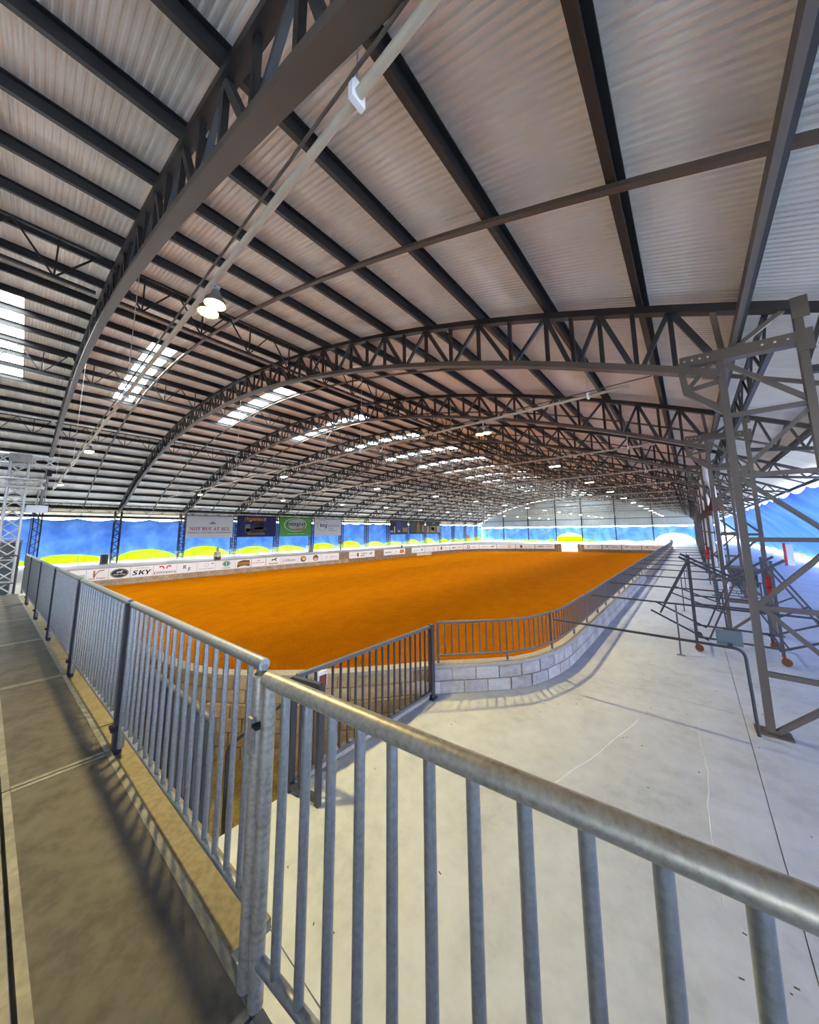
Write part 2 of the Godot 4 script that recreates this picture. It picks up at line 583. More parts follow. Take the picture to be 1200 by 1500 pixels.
func bank_mesh() -> ArrayMesh:
	var st := start()
	var n := FastNoiseLite.new()
	n.seed = 9
	n.frequency = 0.06
	var P := func(i: int, k: int) -> Vector3:
		var x := -57.0 - i * 3.0
		var z := 30.0 - k * 4.0
		return Vector3(x + n.get_noise_1d(z * 3.0) * 2.0, -0.98 + minf(i, 8) * 0.16 + n.get_noise_2d(x, z) * 0.25, z)
	for i in 20:
		for k in 45:
			quad(st, P.call(i, k), P.call(i + 1, k), P.call(i + 1, k + 1), P.call(i, k + 1), Vector3.UP)
	return st.commit()

# ---------------------------------------------------------------- ring wall with its blocks
func ring_wall():
	var w = thing("wall_ring", "low block wall around the sand ring", "wall", Vector3.ZERO, "", "structure")
	var gate_a := ring_s(Vector2(-13.4, -57.2))
	var gate_b := ring_s(Vector2(-16.4, -56.05))
	var total := ring_len[ring_len.size() - 1]
	put(w, "wall_core", wall_strip(gate_b, total + gate_a, 0.16, SAND - 0.15, WALL_TOP - 0.05), M.plinth)
	put(w, "coping", wall_strip(gate_b, total + gate_a, 0.2, WALL_TOP - 0.05, WALL_TOP), M.mortar)
	# painted blocks on the aisle side of the right wall, two courses
	for c in 2:
		var s := -0.34 + 0.2 * c
		while s < 17.0:
			face_block(w, s, 0.385, 0.01 + 0.2 * c, 0.185, -1, "white_block_%d" % rng.randi_range(0, 2))
			s += 0.4
	# bare blocks facing the alley, six courses
	for c in 6:
		var s := total - 4.6 + 0.2 * (c % 2)
		while s < total - 0.42:
			face_block(w, s, 0.385, SAND + 0.015 + 0.195 * c, 0.18, -1, "bare_block_%d" % rng.randi_range(0, 2), 0.05 if c < 4 else 0.0)
			s += 0.4
	# bare blocks under the boards on the far side, nearest stretch
	var s0 := ring_s(Vector2(-29.15, -24))
	var s1 := ring_s(Vector2(-29.15, -2.9))
	for c in 2:
		var s := s0 + 0.2 * c
		while s < s1:
			face_block(w, s, 0.385, SAND + 0.02 + 0.2 * c, 0.185, 1, "bare_block_%d" % rng.randi_range(0, 2))
			s += 0.4

func face_block(w, s: float, length: float, y: float, h: float, inward: int, material: String, proud := 0.0):
	var a = ring_at(s)
	var b = ring_at(s + length)
	var p: Vector2 = (a[0] + b[0]) / 2
	var t: Vector2 = (b[0] - a[0]).normalized()
	var n := Vector2(t.y, -t.x) * inward
	p += n * (0.08 + proud * 0.5)
	put(w, "block", cube, M[material], Transform3D(Basis(Vector3(t.x, 0, t.y) * length, Vector3.UP * h, Vector3(n.x, 0, n.y) * (0.03 + proud)), Vector3(p.x, y + h / 2, p.y)))

func wall_strip(s0: float, s1: float, thick: float, y0: float, y1: float) -> ArrayMesh:
	var st := start()
	var n := int((s1 - s0) / 0.45)
	var rows := []
	for i in n + 1:
		var r = ring_at(lerpf(s0, s1, float(i) / n))
		var p: Vector2 = r[0]
		var q = ring_at(lerpf(s0, s1, float(i) / n) + 0.2)
		var q2 = ring_at(lerpf(s0, s1, float(i) / n) - 0.2)
		var t: Vector2 = (q[0] - q2[0]).normalized()
		var m := Vector2(t.y, -t.x) * thick / 2
		rows.append([Vector3(p.x + m.x, y0, p.y + m.y), Vector3(p.x + m.x, y1, p.y + m.y), Vector3(p.x - m.x, y1, p.y - m.y), Vector3(p.x - m.x, y0, p.y - m.y), Vector3(m.x, 0, m.y)])
	for i in n:
		var a = rows[i]
		var b = rows[i + 1]
		quad(st, a[0], a[1], b[1], b[0], a[4])
		quad(st, a[1], a[2], b[2], b[1], Vector3.UP)
		quad(st, a[2], a[3], b[3], b[2], -a[4])
		quad(st, a[3], a[0], b[0], b[3], Vector3.DOWN)
	for e in [[rows[0], rows[1]], [rows[-1], rows[-2]]]:
		quad(st, e[0][0], e[0][1], e[0][2], e[0][3], e[0][0] - e[1][0])
	return st.commit()

# ---------------------------------------------------------------- roof
func roof_strip(ribs: int, x0: float, x1: float) -> ArrayMesh:
	# trapezoid ribs running across the hall, from x0 to x1 along the arch; z runs from 0 to -ribs * pitch
	var st := start()
	var pitch := BAY / 66.0
	var pa := arch_phi(x0)
	var pb := arch_phi(x1)
	var n := maxi(3, int(absf(pb - pa) / 0.025))
	var prof := [[0.0, 0.0], [0.3, 0.004], [0.5, 0.02], [0.78, 0.022], [1.0, 0.0]]
	for i in n:
		var p0 := lerpf(pa, pb, float(i) / n)
		var p1 := lerpf(pa, pb, float(i + 1) / n)
		for r in ribs:
			for q in prof.size() - 1:
				var za: float = -(r + prof[q][0]) * pitch
				var zb: float = -(r + prof[q + 1][0]) * pitch
				var a0 := arch_pt(p0, 0.245 + prof[q][1])
				var a1 := arch_pt(p0, 0.245 + prof[q + 1][1])
				var b0 := arch_pt(p1, 0.245 + prof[q][1])
				var b1 := arch_pt(p1, 0.245 + prof[q + 1][1])
				quad(st, Vector3(a0.x, a0.y, za), Vector3(a1.x, a1.y, zb), Vector3(b1.x, b1.y, zb), Vector3(b0.x, b0.y, za), Vector3.DOWN)
	return st.commit()

func roof():
	var c = thing("ceiling", "arched roof of grey corrugated metal sheets", "roof", Vector3.ZERO, "", "structure")
	var arcs := [[EAVE_LEFT - 0.95, -46.4], [-46.42, -37.0], [-37.02, -26.15], [-26.17, -16.2], [-16.22, -6.6], [-6.62, EAVE_RIGHT + 0.3]]
	var cache := {}
	var pitch := BAY / 66.0
	var w := 0
	for k in range(-2, 15):
		var counts := [38, 12, 16] if k == -1 else [24, 10, 32]
		var z := zb(k)
		for q in 3:
			for a in arcs.size():
				var key := "%d_%d" % [counts[q], a]
				if not cache.has(key):
					cache[key] = roof_strip(counts[q], arcs[a][0], arcs[a][1])
				if q == 1 and a == 3:
					w += 1
					var o = thing("window_%d" % w, "white translucent skylight strip in the %s bay of the roof" % ORD[k + 2], "skylight", Vector3(0, 0, z), "skylight strips along the crown of the roof", "structure")
					put(o, "pane", cache[key], M.skylight)
				else:
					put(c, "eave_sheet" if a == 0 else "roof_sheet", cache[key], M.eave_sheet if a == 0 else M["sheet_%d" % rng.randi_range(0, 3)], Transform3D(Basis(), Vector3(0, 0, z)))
			z -= counts[q] * pitch

# a sheet wall under the arch between two x, from y0 up to the roof
func gable_mesh(x0: float, x1: float, y0: float) -> ArrayMesh:
	var st := start()
	var x := x0
	var step := 0.09
	var k := 0
	while x < x1 - 1e-4:
		var xe := minf(x + step, x1)
		var za := 0.02 if (k % 4) in [1, 2] else 0.0
		var zb := 0.02 if ((k + 1) % 4) in [1, 2] else 0.0
		quad(st, Vector3(x, y0, za), Vector3(xe, y0, zb), Vector3(xe, arch_y(xe, 0.235), zb), Vector3(x, arch_y(x, 0.235), za), Vector3.BACK)
		quad(st, Vector3(x, y0, za - 0.05), Vector3(xe, y0, zb - 0.05), Vector3(xe, arch_y(xe, 0.235), zb - 0.05), Vector3(x, arch_y(x, 0.235), za - 0.05), Vector3.FORWARD)
		x = xe
		k += 1
	return st.commit()

func gable():
	var g = thing("wall_far", "grey sheet gable at the far end of the hall", "wall", Vector3(0, 0, zt(15) - 0.07), "", "structure")
	var xs := [EAVE_LEFT, -40.2, -33.2, -26.1, -20.1, -13.1, -6.2, EAVE_RIGHT]
	for k in xs.size() - 1:
		put(g, "gable_sheet", gable_mesh(xs[k], xs[k + 1] - 0.01, 3.55), M.gable_sheet)
	for y in [3.6, 5.2, 6.8, 8.4]:
		var reach := sqrt(maxf(0.0, AR * AR - pow(y - AY + AR, 2))) - 0.2
		put(g, "girt", cube, M.steel, along(Vector3(maxf(AX - reach, EAVE_LEFT), y, 0.04), Vector3(minf(AX + reach, EAVE_RIGHT), y, 0.04), 0.04, 0.12))
	for k in range(1, 7):
		var o = thing("gable_post", "dark steel post of the far gable, %s from the left" % ORD[k - 1], "post", Vector3(xs[k], LOW, zt(15) + 0.25), "posts of the far gable")
		bar(o, "shaft", Vector3(xs[k], LOW, zt(15) + 0.25), Vector3(xs[k], arch_y(xs[k]) - 0.1, zt(15) + 0.25), 0.2, 0.24, M.steel, Vector3.BACK)
		block(o, "base_plate", Vector3(xs[k], LOW + 0.02, zt(15) + 0.25), Vector3(0.4, 0.04, 0.4), M.steel)
	var b = thing("wall_back", "sheet wall closing the hall behind the stage", "wall", Vector3(0, 0, 11.0), "", "structure")
	put(b, "gable_sheet", gable_mesh(EAVE_LEFT, EAVE_RIGHT, -0.9), M.gable_sheet)

# ---------------------------------------------------------------- trusses
func chord_depth(x: float) -> float:
	return 1.04 * clampf((x + 46.3) / 3.6 * 0.75 + 0.25, 0.25, 1.0)

func top_nodes() -> Array:
	var xs := [1.3, 0.05, -0.95]
	for j in range(1, 29):
		xs.append(AX + AR * sin(0.3853 - 0.02858 * j))
	return xs

func low_pt(x: float) -> Vector3:   # point of the bottom chord below the top chord at x
	return Vector3(x, arch_y(x, -chord_depth(x)), 0)

func top_pt(x: float) -> Vector3:
	return Vector3(x, arch_y(x, -0.06), 0)

func trusses():
	var path := []
	var n := 64
	for i in n + 1:
		var x := lerpf(-46.2, 1.42, float(i) / n)
		path.append(Vector3(x, arch_y(x, -0.06), 0))
	var top := sweep_box(path, Vector3.BACK, 0.16, 0.12)
	path = []
	for i in n + 1:
		path.append(low_pt(lerpf(-46.0, 0.55, float(i) / n)))
	var low := sweep_box(path, Vector3.BACK, 0.18, 0.11)
	var xs := top_nodes()
	var members := []   # [name, a, b, width]
	for i in xs.size():
		var x: float = xs[i]
		if i > 0:
			members.append(["web_vertical", top_pt(x), low_pt(x), 0.07])
		if i + 1 < xs.size():
			var mid: float = (x + xs[i + 1]) / 2
			if i > 0:
				members.append(["web_vertical", top_pt(mid), low_pt(mid), 0.07])
				members.append(["web_diagonal", top_pt(x), low_pt(mid + 0.06), 0.065])
			members.append(["web_diagonal", top_pt(xs[i + 1]), low_pt(mid - 0.06) if i > 0 else Vector3(0.5, 5.25, 0), 0.085])
	# knee at the right column
	var a := Vector3(0.1, 5.26, 0)
	var knee := [["tie_beam", a, Vector3(1.36, 5.2, 0), 0.16], ["knee_post", a, Vector3(0.14, 4.76, 0), 0.08], ["knee_brace", Vector3(0.14, 4.78, 0), Vector3(0.56, 4.36, 0), 0.09], ["knee_brace", Vector3(0.14, 4.8, 0), Vector3(0.55, 4.86, 0), 0.06], ["knee_brace", Vector3(0.14, 4.8, 0), Vector3(0.5, 5.2, 0), 0.06], ["web_vertical", top_pt(0.55), Vector3(0.6, 5.25, 0), 0.07], ["end_brace", Vector3(0.66, 5.25, 0), Vector3(1.3, 5.7, 0), 0.06]]
	# outer rafter, from the column to the right eave
	var outer := []
	for i in 9:
		var x := lerpf(1.42, EAVE_RIGHT, i / 8.0)
		outer.append(Vector3(x, arch_y(x, -0.06), 0))
	var outer_mesh := sweep_box(outer, Vector3.BACK, 0.12, 0.1)
	var outer_bars := [[Vector3(1.36, 4.75, 0), Vector3(3.85, 4.42, 0), 0.09]]
	for i in 5:
		var x := 1.36 + i * 0.5
		outer_bars.append([Vector3(x, lerpf(4.75, 4.42, i / 5.0), 0), top_pt(x + 0.25), 0.05])
		outer_bars.append([top_pt(x + 0.25), Vector3(x + 0.5, lerpf(4.75, 4.42, (i + 1) / 5.0), 0), 0.05])
	var web_far: ArrayMesh = null
	for i in 15:
		var t = thing("roof_truss", "arched dark steel lattice truss, %s from the stage" % ORD[i], "truss", Vector3(0, 0, zt(i)), "arched roof trusses")
		put(t, "top_chord", top, M.steel)
		put(t, "bottom_chord", low, M.column_steel)
		put(t, "outer_chord", outer_mesh, M.steel)
		if i < 6:
			for m in members:
				put(t, m[0], cube, M.steel_web if m[0] == "web_diagonal" else M.steel, along(m[1], m[2], m[3], m[3], Vector3.BACK))
			for m in knee:
				put(t, m[0], cube, M.column_steel, along(m[1], m[2], m[3], m[3], Vector3.BACK))
			for m in outer_bars:
				put(t, "outer_web", cube, M.steel, along(m[0], m[1], m[2], m[2], Vector3.BACK))
		else:
			if web_far == null:
				var st := start()
				for m in members + knee:
					add_bar(st, m[1], m[2], m[3], m[3], Vector3.BACK)
				for m in outer_bars:
					add_bar(st, m[0], m[1], m[2], m[2], Vector3.BACK)
				web_far = st.commit()
			var wf = put(t, "web", web_far, M.steel)
			wf.set_meta("kind", "stuff")

func columns():
	for i in 15:
		var z := zt(i)
		var o = thing("lattice_column", "brown steel lattice column of the right aisle, %s from the stage" % ORD[i], "column", Vector3(0.56, 0, z), "lattice columns of the right aisle")
		var lx := 0.56
		var rx := 1.37
		bar(o, "leg", Vector3(lx, 0, z), Vector3(lx, 5.2, z), 0.085, 0.1, M.column_steel, Vector3.BACK)
		bar(o, "leg", Vector3(rx, 0, z), Vector3(rx, 5.75, z), 0.085, 0.1, M.column_steel, Vector3.BACK)
		for y in [0.74, 1.59, 2.5, 3.4, 4.3]:
			bar(o, "rung", Vector3(lx, y, z), Vector3(rx, y, z), 0.06, 0.07, M.column_steel, Vector3.BACK)
		for d in [[0.02, 0.74], [1.62, 0.78], [1.62, 2.46], [3.36, 2.54], [3.44, 4.26], [5.1, 4.34]]:
			bar(o, "brace", Vector3(lx + 0.05, d[0], z), Vector3(rx, d[1], z), 0.055, 0.065, M.column_steel, Vector3.BACK)
		block(o, "base_plate", Vector3(lx + 0.02, 0.01, z), Vector3(0.34, 0.02, 0.24), M.column_steel)
		block(o, "base_plate", Vector3(rx, 0.01, z), Vector3(0.3, 0.02, 0.24), M.column_steel)
		for y in [5.15, 5.62]:
			block(o, "splice_plate", Vector3(rx + 0.02, y, z + 0.07), Vector3(0.16, 0.3, 0.02), M.column_steel)
		if i < 3:
			for k in 7:
				var bx := 0.16 + k * 0.09 if k < 4 else 0.88 + (k - 3) * 0.12
				block(o, "bolt", Vector3(bx, 5.26 - (bx - 0.1) * 0.05, z + 0.085), Vector3(0.025, 0.025, 0.02), M.alu)
		if i >= 3 and i <= 7:
			var d = thing("downpipe", "pale plastic downpipe on the %s lattice column" % ORD[i], "pipe", Vector3(0.82, 0, z + 0.36), "downpipes on the right columns")
			put(d, "pipe", tube(bent([Vector3(0, 0.05, 0), Vector3(0, 4.3, 0), Vector3(-0.16, 4.6, 0), Vector3(-0.16, 5.3, 0)], 0.12), 0.09), M.pvc)
			put(d, "funnel", lathe([Vector2(0.1, 0.0), Vector2(0.24, 0.0), Vector2(0.1, 0.55), Vector2(0.09, 0.55)], 12), M.rust, Transform3D(Basis(), Vector3(0, 3.35, 0)))
	for i in 15:
		var z := zt(i)
		var o = thing("left_column", "dark lattice column before the blue tarps, %s from the left" % ORD[i], "column", Vector3(-45.9, LOW, z), "lattice columns of the left side")
		var h := 0.26
		for dx in [-h, h]:
			for dz in [-h, h]:
				bar(o, "leg", Vector3(-45.9 + dx, LOW, z + dz), Vector3(-45.9 + dx, 4.96, z + dz), 0.09, 0.09, M.steel, Vector3.BACK)
		if i < 8:
			for k in 7:
				var y := LOW + 0.1 + k * 0.74
				for e in [-h, h]:
					bar(o, "brace", Vector3(-45.9 - h, y, z + e), Vector3(-45.9 + h, y + 0.37, z + e), 0.05, 0.05, M.steel, Vector3.BACK)
					bar(o, "brace", Vector3(-45.9 + h, y + 0.37, z + e), Vector3(-45.9 - h, y + 0.74, z + e), 0.05, 0.05, M.steel, Vector3.BACK)
					bar(o, "brace", Vector3(-45.9 + e, y, z - h), Vector3(-45.9 + e, y + 0.37, z + h), 0.05, 0.05, M.steel, Vector3.RIGHT)
					bar(o, "brace", Vector3(-45.9 + e, y + 0.37, z + h), Vector3(-45.9 + e, y + 0.74, z - h), 0.05, 0.05, M.steel, Vector3.RIGHT)
		else:
			var st := start()
			for k in 7:
				var y := 0.1 + k * 0.74
				for e in [-h, h]:
					add_bar(st, Vector3(-h, y, e), Vector3(h, y + 0.37, e), 0.05, 0.05, Vector3.BACK)
					add_bar(st, Vector3(h, y + 0.37, e), Vector3(-h, y + 0.74, e), 0.05, 0.05, Vector3.BACK)
					add_bar(st, Vector3(e, y, -h), Vector3(e, y + 0.37, h), 0.05, 0.05, Vector3.RIGHT)
					add_bar(st, Vector3(e, y + 0.37, h), Vector3(e, y + 0.74, -h), 0.05, 0.05, Vector3.RIGHT)
			put(o, "lacing", st.commit(), M.steel).set_meta("kind", "stuff")
		bar(o, "knee_brace", Vector3(-46.1, 4.0, z), Vector3(-47.4, 4.45, z), 0.07, 0.08, M.steel, Vector3.BACK)

# ---------------------------------------------------------------- purlins, joists, ties
func purlins():
	var z0 := 10.9
	var z1 := zt(15)
	for j in range(-3, 31):
		var phi := 0.3853 - 0.02858 * j if j != -1 else arch_phi(0.84)
		var p := arch_pt(phi, 0.12)
		if p.x > EAVE_RIGHT or p.x < EAVE_LEFT:
			continue
		var o = thing("purlin", "dark steel purlin running the length of the roof, %s from the right eave" % ORD[j + 3], "purlin", Vector3(p.x, p.y, 0), "roof purlins")
		var up := Vector3(sin(phi), cos(phi), 0)
		# a lipped channel: web and two flanges
		var side := up.cross(Vector3.BACK)
		put(o, "web", cube, M.steel, along(Vector3(0, 0, z0), Vector3(0, 0, z1), 0.02, 0.2, up))
		put(o, "flange", cube, M.steel, along(Vector3(0, 0, z0) - up * 0.1 + side * 0.045, Vector3(0, 0, z1) - up * 0.1 + side * 0.045, 0.1, 0.014, up))
		put(o, "flange", cube, M.steel, along(Vector3(0, 0, z0) + up * 0.1 + side * 0.045, Vector3(0, 0, z1) + up * 0.1 + side * 0.045, 0.1, 0.014, up))
	# lattice joists between the trusses
	var bars := []
	var st := start()
	var n := 4
	var run := BAY - 0.2
	for e in [[0.0, 0.0, 1.0, 0.0, 0.06], [0.0, -1.0, 1.0, -1.0, 0.07]]:
		bars.append(["joist_chord", Vector3(0, e[1], -e[0] * run), Vector3(0, e[3], -e[2] * run), e[4]])
	for k in n:
		var za := -run * k / n
		var zm := -run * (k + 0.5) / n
		var zc := -run * (k + 1) / n
		bars.append(["joist_web", Vector3(0, 0, za), Vector3(0, -1, zm), 0.035])
		bars.append(["joist_web", Vector3(0, -1, zm), Vector3(0, 0, zc), 0.035])
		bars.append(["joist_web", Vector3(0, 0, zm), Vector3(0, -1, zm), 0.035])
	for b in bars:
		add_bar(st, b[1], b[2], b[3], b[3])
	var far := st.commit()
	var lines := [[-10.7, 0.0, "right of the skylights"], [-21.0, 0.0, "under the crown"], [-31.1, 0.0, "left of the skylights"], [-45.3, -0.05, "at the left eave"], [1.1, -0.1, "above the right columns"]]
	for l in lines:
		for i in range(1 if l[0] == 1.1 else -1, 15):
			var y: float = arch_y(l[0], -0.02) + l[1]
			var o = thing("lattice_joist", "thin lattice joist %s in the %s roof bay" % [l[2], ORD[i + 1]], "joist", Vector3(l[0], y, zb(i) - 0.1), "lattice joists between the trusses")
			var k := 0.82 if l[0] == -45.3 else 0.55 if l[0] == 1.1 else 1.0
			if i < 3:
				for b in bars:
					put(o, b[0], cube, M.steel, along(b[1] * Vector3(1, k, 1), b[2] * Vector3(1, k, 1), b[3], b[3]))
			else:
				o.set_meta("kind", "thing")
				o.remove_meta("kind")
				put(o, "lattice", far, M.steel, Transform3D(Basis.from_scale(Vector3(1, k, 1)), Vector3.ZERO))
	# one arched tie across each bay
	var path := []
	for i in 61:
		var p := arch_pt(lerpf(arch_phi(EAVE_LEFT), arch_phi(EAVE_RIGHT), i / 60.0), -0.02)
		path.append(Vector3(p.x, p.y, 0))
	var tie := sweep_box(path, Vector3.BACK, 0.09, 0.06)
	for i in range(-1, 15):
		var o = thing("roof_tie", "thin steel tie curving under the purlins of the %s bay" % ORD[i + 1], "tie", Vector3(0, 0, zt(i) - BAY * 0.5), "arched roof ties")
		put(o, "bar", tie, M.column_steel)
	# long beam over the right columns, eave beams at both sides
	for b in [["long_beam", "double steel beam along the tops of the right columns", 0.72, 5.38, 0.055, 0.13], ["eave_beam", "steel eave beam along the top of the left tarps", -47.45, 4.36, 0.14, 0.24], ["eave_beam", "steel eave beam along the top of the right tarps", 3.9, 4.5, 0.12, 0.14], ["long_beam", "steel beam along the heads of the left columns", -45.9, 5.1, 0.12, 0.14]]:
		var o = thing(b[0], b[1], "beam", Vector3(b[2], b[3], 0))
		put(o, "beam", cube, M.column_steel if b[2] == 0.72 else M.steel, along(Vector3(0, 0, z0), Vector3(0, 0, z1), b[4], b[5]))
		if b[2] == 0.72:
			put(o, "lip", cube, M.steel, along(Vector3(0.06, 0.03, z0), Vector3(0.06, 0.03, z1), 0.04, 0.1))

# ---------------------------------------------------------------- tarps
func tarp_mesh(length: float, top: float, hem: Callable, seed_: int, sag := 0.24, lean := 0.0) -> ArrayMesh:
	# hangs in the plane x = 0 from z = 0 to -length; hem gives the lower edge for s from 0 to 1
	var st := start()
	var n := FastNoiseLite.new()
	n.seed = seed_
	n.frequency = 0.35
	var nu := 36
	var nv := 14
	var P := func(i: int, k: int) -> Vector3:
		var s := float(i) / nu
		var y1 := top - sag * sin(PI * fposmod(s * 2.0, 1.0))
		var y0: float = hem.call(s)
		var v := float(k) / nv
		var y := lerpf(y0, y1, v)
		var z := -s * length
		var fold := n.get_noise_2d(z, y * 1.6) * 0.12 + n.get_noise_2d(z * 0.3 + y, y * 4.0 + 50) * 0.05
		return Vector3((fold * sin(PI * clampf(v * 1.2, 0, 1)) + 0.05 * sin(s * 40) * (1.0 - v)) * clampf(minf(s, 1.0 - s) * 8.0, 0, 1) + lean * (1.0 - v), y, z)
	var g := []
	for i in nu + 1:
		var row := []
		for k in nv + 1:
			row.append(P.call(i, k))
		g.append(row)
	var nr := []
	for i in nu + 1:
		var row := []
		for k in nv + 1:
			var dz: Vector3 = g[mini(i + 1, nu)][k] - g[maxi(i - 1, 0)][k]
			var dy: Vector3 = g[i][mini(k + 1, nv)] - g[i][maxi(k - 1, 0)]
			var m := dz.cross(dy).normalized()
			row.append(m if m.x > 0 else -m)
		nr.append(row)
	for i in nu:
		for k in nv:
			quad_s(st, [g[i][k], g[i + 1][k], g[i + 1][k + 1], g[i][k + 1]], [nr[i][k], nr[i + 1][k], nr[i + 1][k + 1], nr[i][k + 1]])
	return st.commit()

func tarps():
	var meshes := []
	for v in 4:
		var lift := [1.05, 0.85, 0.95, 1.2][v] as float
		var skew := [0.5, 0.42, 0.58, 0.5][v] as float
		meshes.append(tarp_mesh(BAY, 4.18, func(s): return LOW + 0.12 + lift * pow(maxf(0.0, sin(PI * pow(s, log(0.5) / log(skew)))), 0.55), 30 + v))
	for i in range(-2, 15):
		var o = put(self, "blue_tarp", meshes[posmod(i * 3 + 1, 4)], M.tarp, Transform3D(Basis(), Vector3(-47.2, 0, zb(i))))
		tag(o, "blue tarp hung behind the left columns, %s bay from the left" % ORD[i + 2], "tarp", "blue tarps along the left side")
	var right := []
	for v in 2:
		right.append(tarp_mesh(BAY, 4.4, func(s): return 0.3 + sin(PI * s) * (0.16 + 0.05 * sin(s * 25 + v)), 50 + v, 0.17, 3.25))
	for i in range(-2, 15):
		var o = put(self, "side_tarp", right[posmod(i, 2)], M.side_tarp, Transform3D(Basis(), Vector3(3.86, 0, zb(i))))
		tag(o, "blue tarp stretched from the right eave to the ground, %s bay from the stage" % ORD[i + 2], "tarp", "blue tarps along the right side")
	var xs := [-47.2, -40.2, -33.2, -26.5, -19.6, -13.1, -6.2, 0.6, 3.8]
	for k in xs.size() - 1:
		var open := k == 3 or k == 6
		var m := tarp_mesh(xs[k + 1] - xs[k], 3.42, (func(s): return LOW + 0.1 + 2.1 * sqrt(maxf(0.0, 1.0 - pow(2.0 * s - 1.0, 2)))) if open else (func(s): return 0.08 + 0.12 * sin(s * 9.0)), 70 + k, 0.18)
		var o = put(self, "end_tarp", m, M.tarp, Transform3D(Basis(Vector3.UP, -PI / 2), Vector3(xs[k], 0, zt(15) - 0.3)))
		tag(o, ("blue tarp with an arched opening at the far end, %s from the left" if open else "blue tarp across the far end, %s from the left") % ORD[k], "tarp", "blue tarps at the far end")

# ---------------------------------------------------------------- stage
func edge_z(x: float) -> float:
	return -0.62 - (x + 3.53) * 0.0425

func stage():
	var xs := [3.2, 0.95, -1.3, -3.53, -5.8, -8.0, -10.15, -12.4, -14.45]
	for k in xs.size() - 1:
		for r in 2:
			var a: float = xs[k]
			var b: float = xs[k + 1]
			var z0 := 0.0 if r == 0 else 0.545
			var z1 := 0.535 if r == 0 else 2.5
			var o = thing("stage_deck", "plywood stage deck in a metal frame, %s from the right in the %s row" % [ORD[k], ["front", "rear"][r]], "stage deck", Vector3((a + b) / 2, DECK, edge_z((a + b) / 2)), "stage decks")
			var P := func(x: float, z: float) -> Vector2:
				return Vector2(x - (a + b) / 2, edge_z(x) + z - edge_z((a + b) / 2))
			put(o, "board", prism(PackedVector2Array([P.call(a - 0.03, z0 + 0.03), P.call(b + 0.03, z0 + 0.03), P.call(b + 0.03, z1 - 0.03), P.call(a - 0.03, z1 - 0.03)]), -0.09, -0.004), M.ply)
			for e in [[a - 0.006, z0 + 0.02, b + 0.006, z0 + 0.02], [a - 0.006, z1 - 0.02, b + 0.006, z1 - 0.02], [a - 0.024, z0 + 0.04, a - 0.024, z1 - 0.04], [b + 0.024, z0 + 0.04, b + 0.024, z1 - 0.04]]:
				var p: Vector2 = P.call(e[0], e[1])
				var q: Vector2 = P.call(e[2], e[3])
				put(o, "frame_bar", cube, M.deck_edge, along(Vector3(p.x, -0.05, p.y), Vector3(q.x, -0.05, q.y), 0.034, 0.1))
			for x in [a - 0.1, b + 0.1]:
				for z in [z0 + 0.1, z1 - 0.1]:
					var p: Vector2 = P.call(x, z)
					var ground := 0.0 if x > -3.4 else LOW - 0.3
					put(o, "leg", rod, M.zinc, Transform3D(Basis.from_scale(Vector3(0.05, DECK - ground - 0.1, 0.05)), Vector3(p.x, -0.1 - (DECK - ground - 0.1) / 2, p.y)))
	var pl = thing("edge_plank", "long tan plank along the foot of the stage barrier", "plank", Vector3(-8, 0.93, edge_z(-8)))
	for k in 5:
		var a := -1.6 - k * 2.6
		var b := a - 2.58
		put(pl, "plank", prism(PackedVector2Array([Vector2(a + 8, edge_z(a) - edge_z(-8) - 0.01), Vector2(b + 8, edge_z(b) - edge_z(-8) - 0.01), Vector2(b + 8, edge_z(b) - edge_z(-8) - 0.2), Vector2(a + 8, edge_z(a) - edge_z(-8) - 0.2)]), -0.05, 0.0), M.plank)
	var sk = thing("stage_skirt", "block plinth carrying the front edge of the stage", "plinth", Vector3(-8, 0, edge_z(-8)))
	put(sk, "plinth", prism(PackedVector2Array([Vector2(4.7, edge_z(-3.3) - edge_z(-8) - 0.03), Vector2(-6.4, edge_z(-14.4) - edge_z(-8) - 0.03), Vector2(-6.4, edge_z(-14.4) - edge_z(-8) - 0.18), Vector2(4.7, edge_z(-3.3) - edge_z(-8) - 0.18)]), SAND, 0.87), M.plinth)

# ---------------------------------------------------------------- barriers
func barrier(label: String, a: Vector3, b: Vector3, h: float, low: float, r_rail: float, r_bar: float, gap: float, m_rail, m_bar, group: String, posts := true):
	var o = thing("barrier", label, "barrier", a, group)
	var up := Vector3.UP
	pipe(o, "top_rail", a + up * h, b + up * h, r_rail, m_rail)
	pipe(o, "bottom_rail", a + up * low, b + up * low, r_rail * 0.7, m_bar)
	var d := (b - a).normalized()
	if posts:
		pipe(o, "end_post", a + d * 0.02, a + d * 0.02 + up * h, r_rail * 0.9, m_rail)
		pipe(o, "end_post", b - d * 0.02, b - d * 0.02 + up * h, r_rail * 0.9, m_rail)
	var l := a.distance_to(b)
	var n := int(round(l / gap))
	for k in range(1, n):
		var p := a.lerp(b, float(k) / n)
		pipe(o, "bar", p + up * low, p + up * h, r_bar, m_bar)
	return o

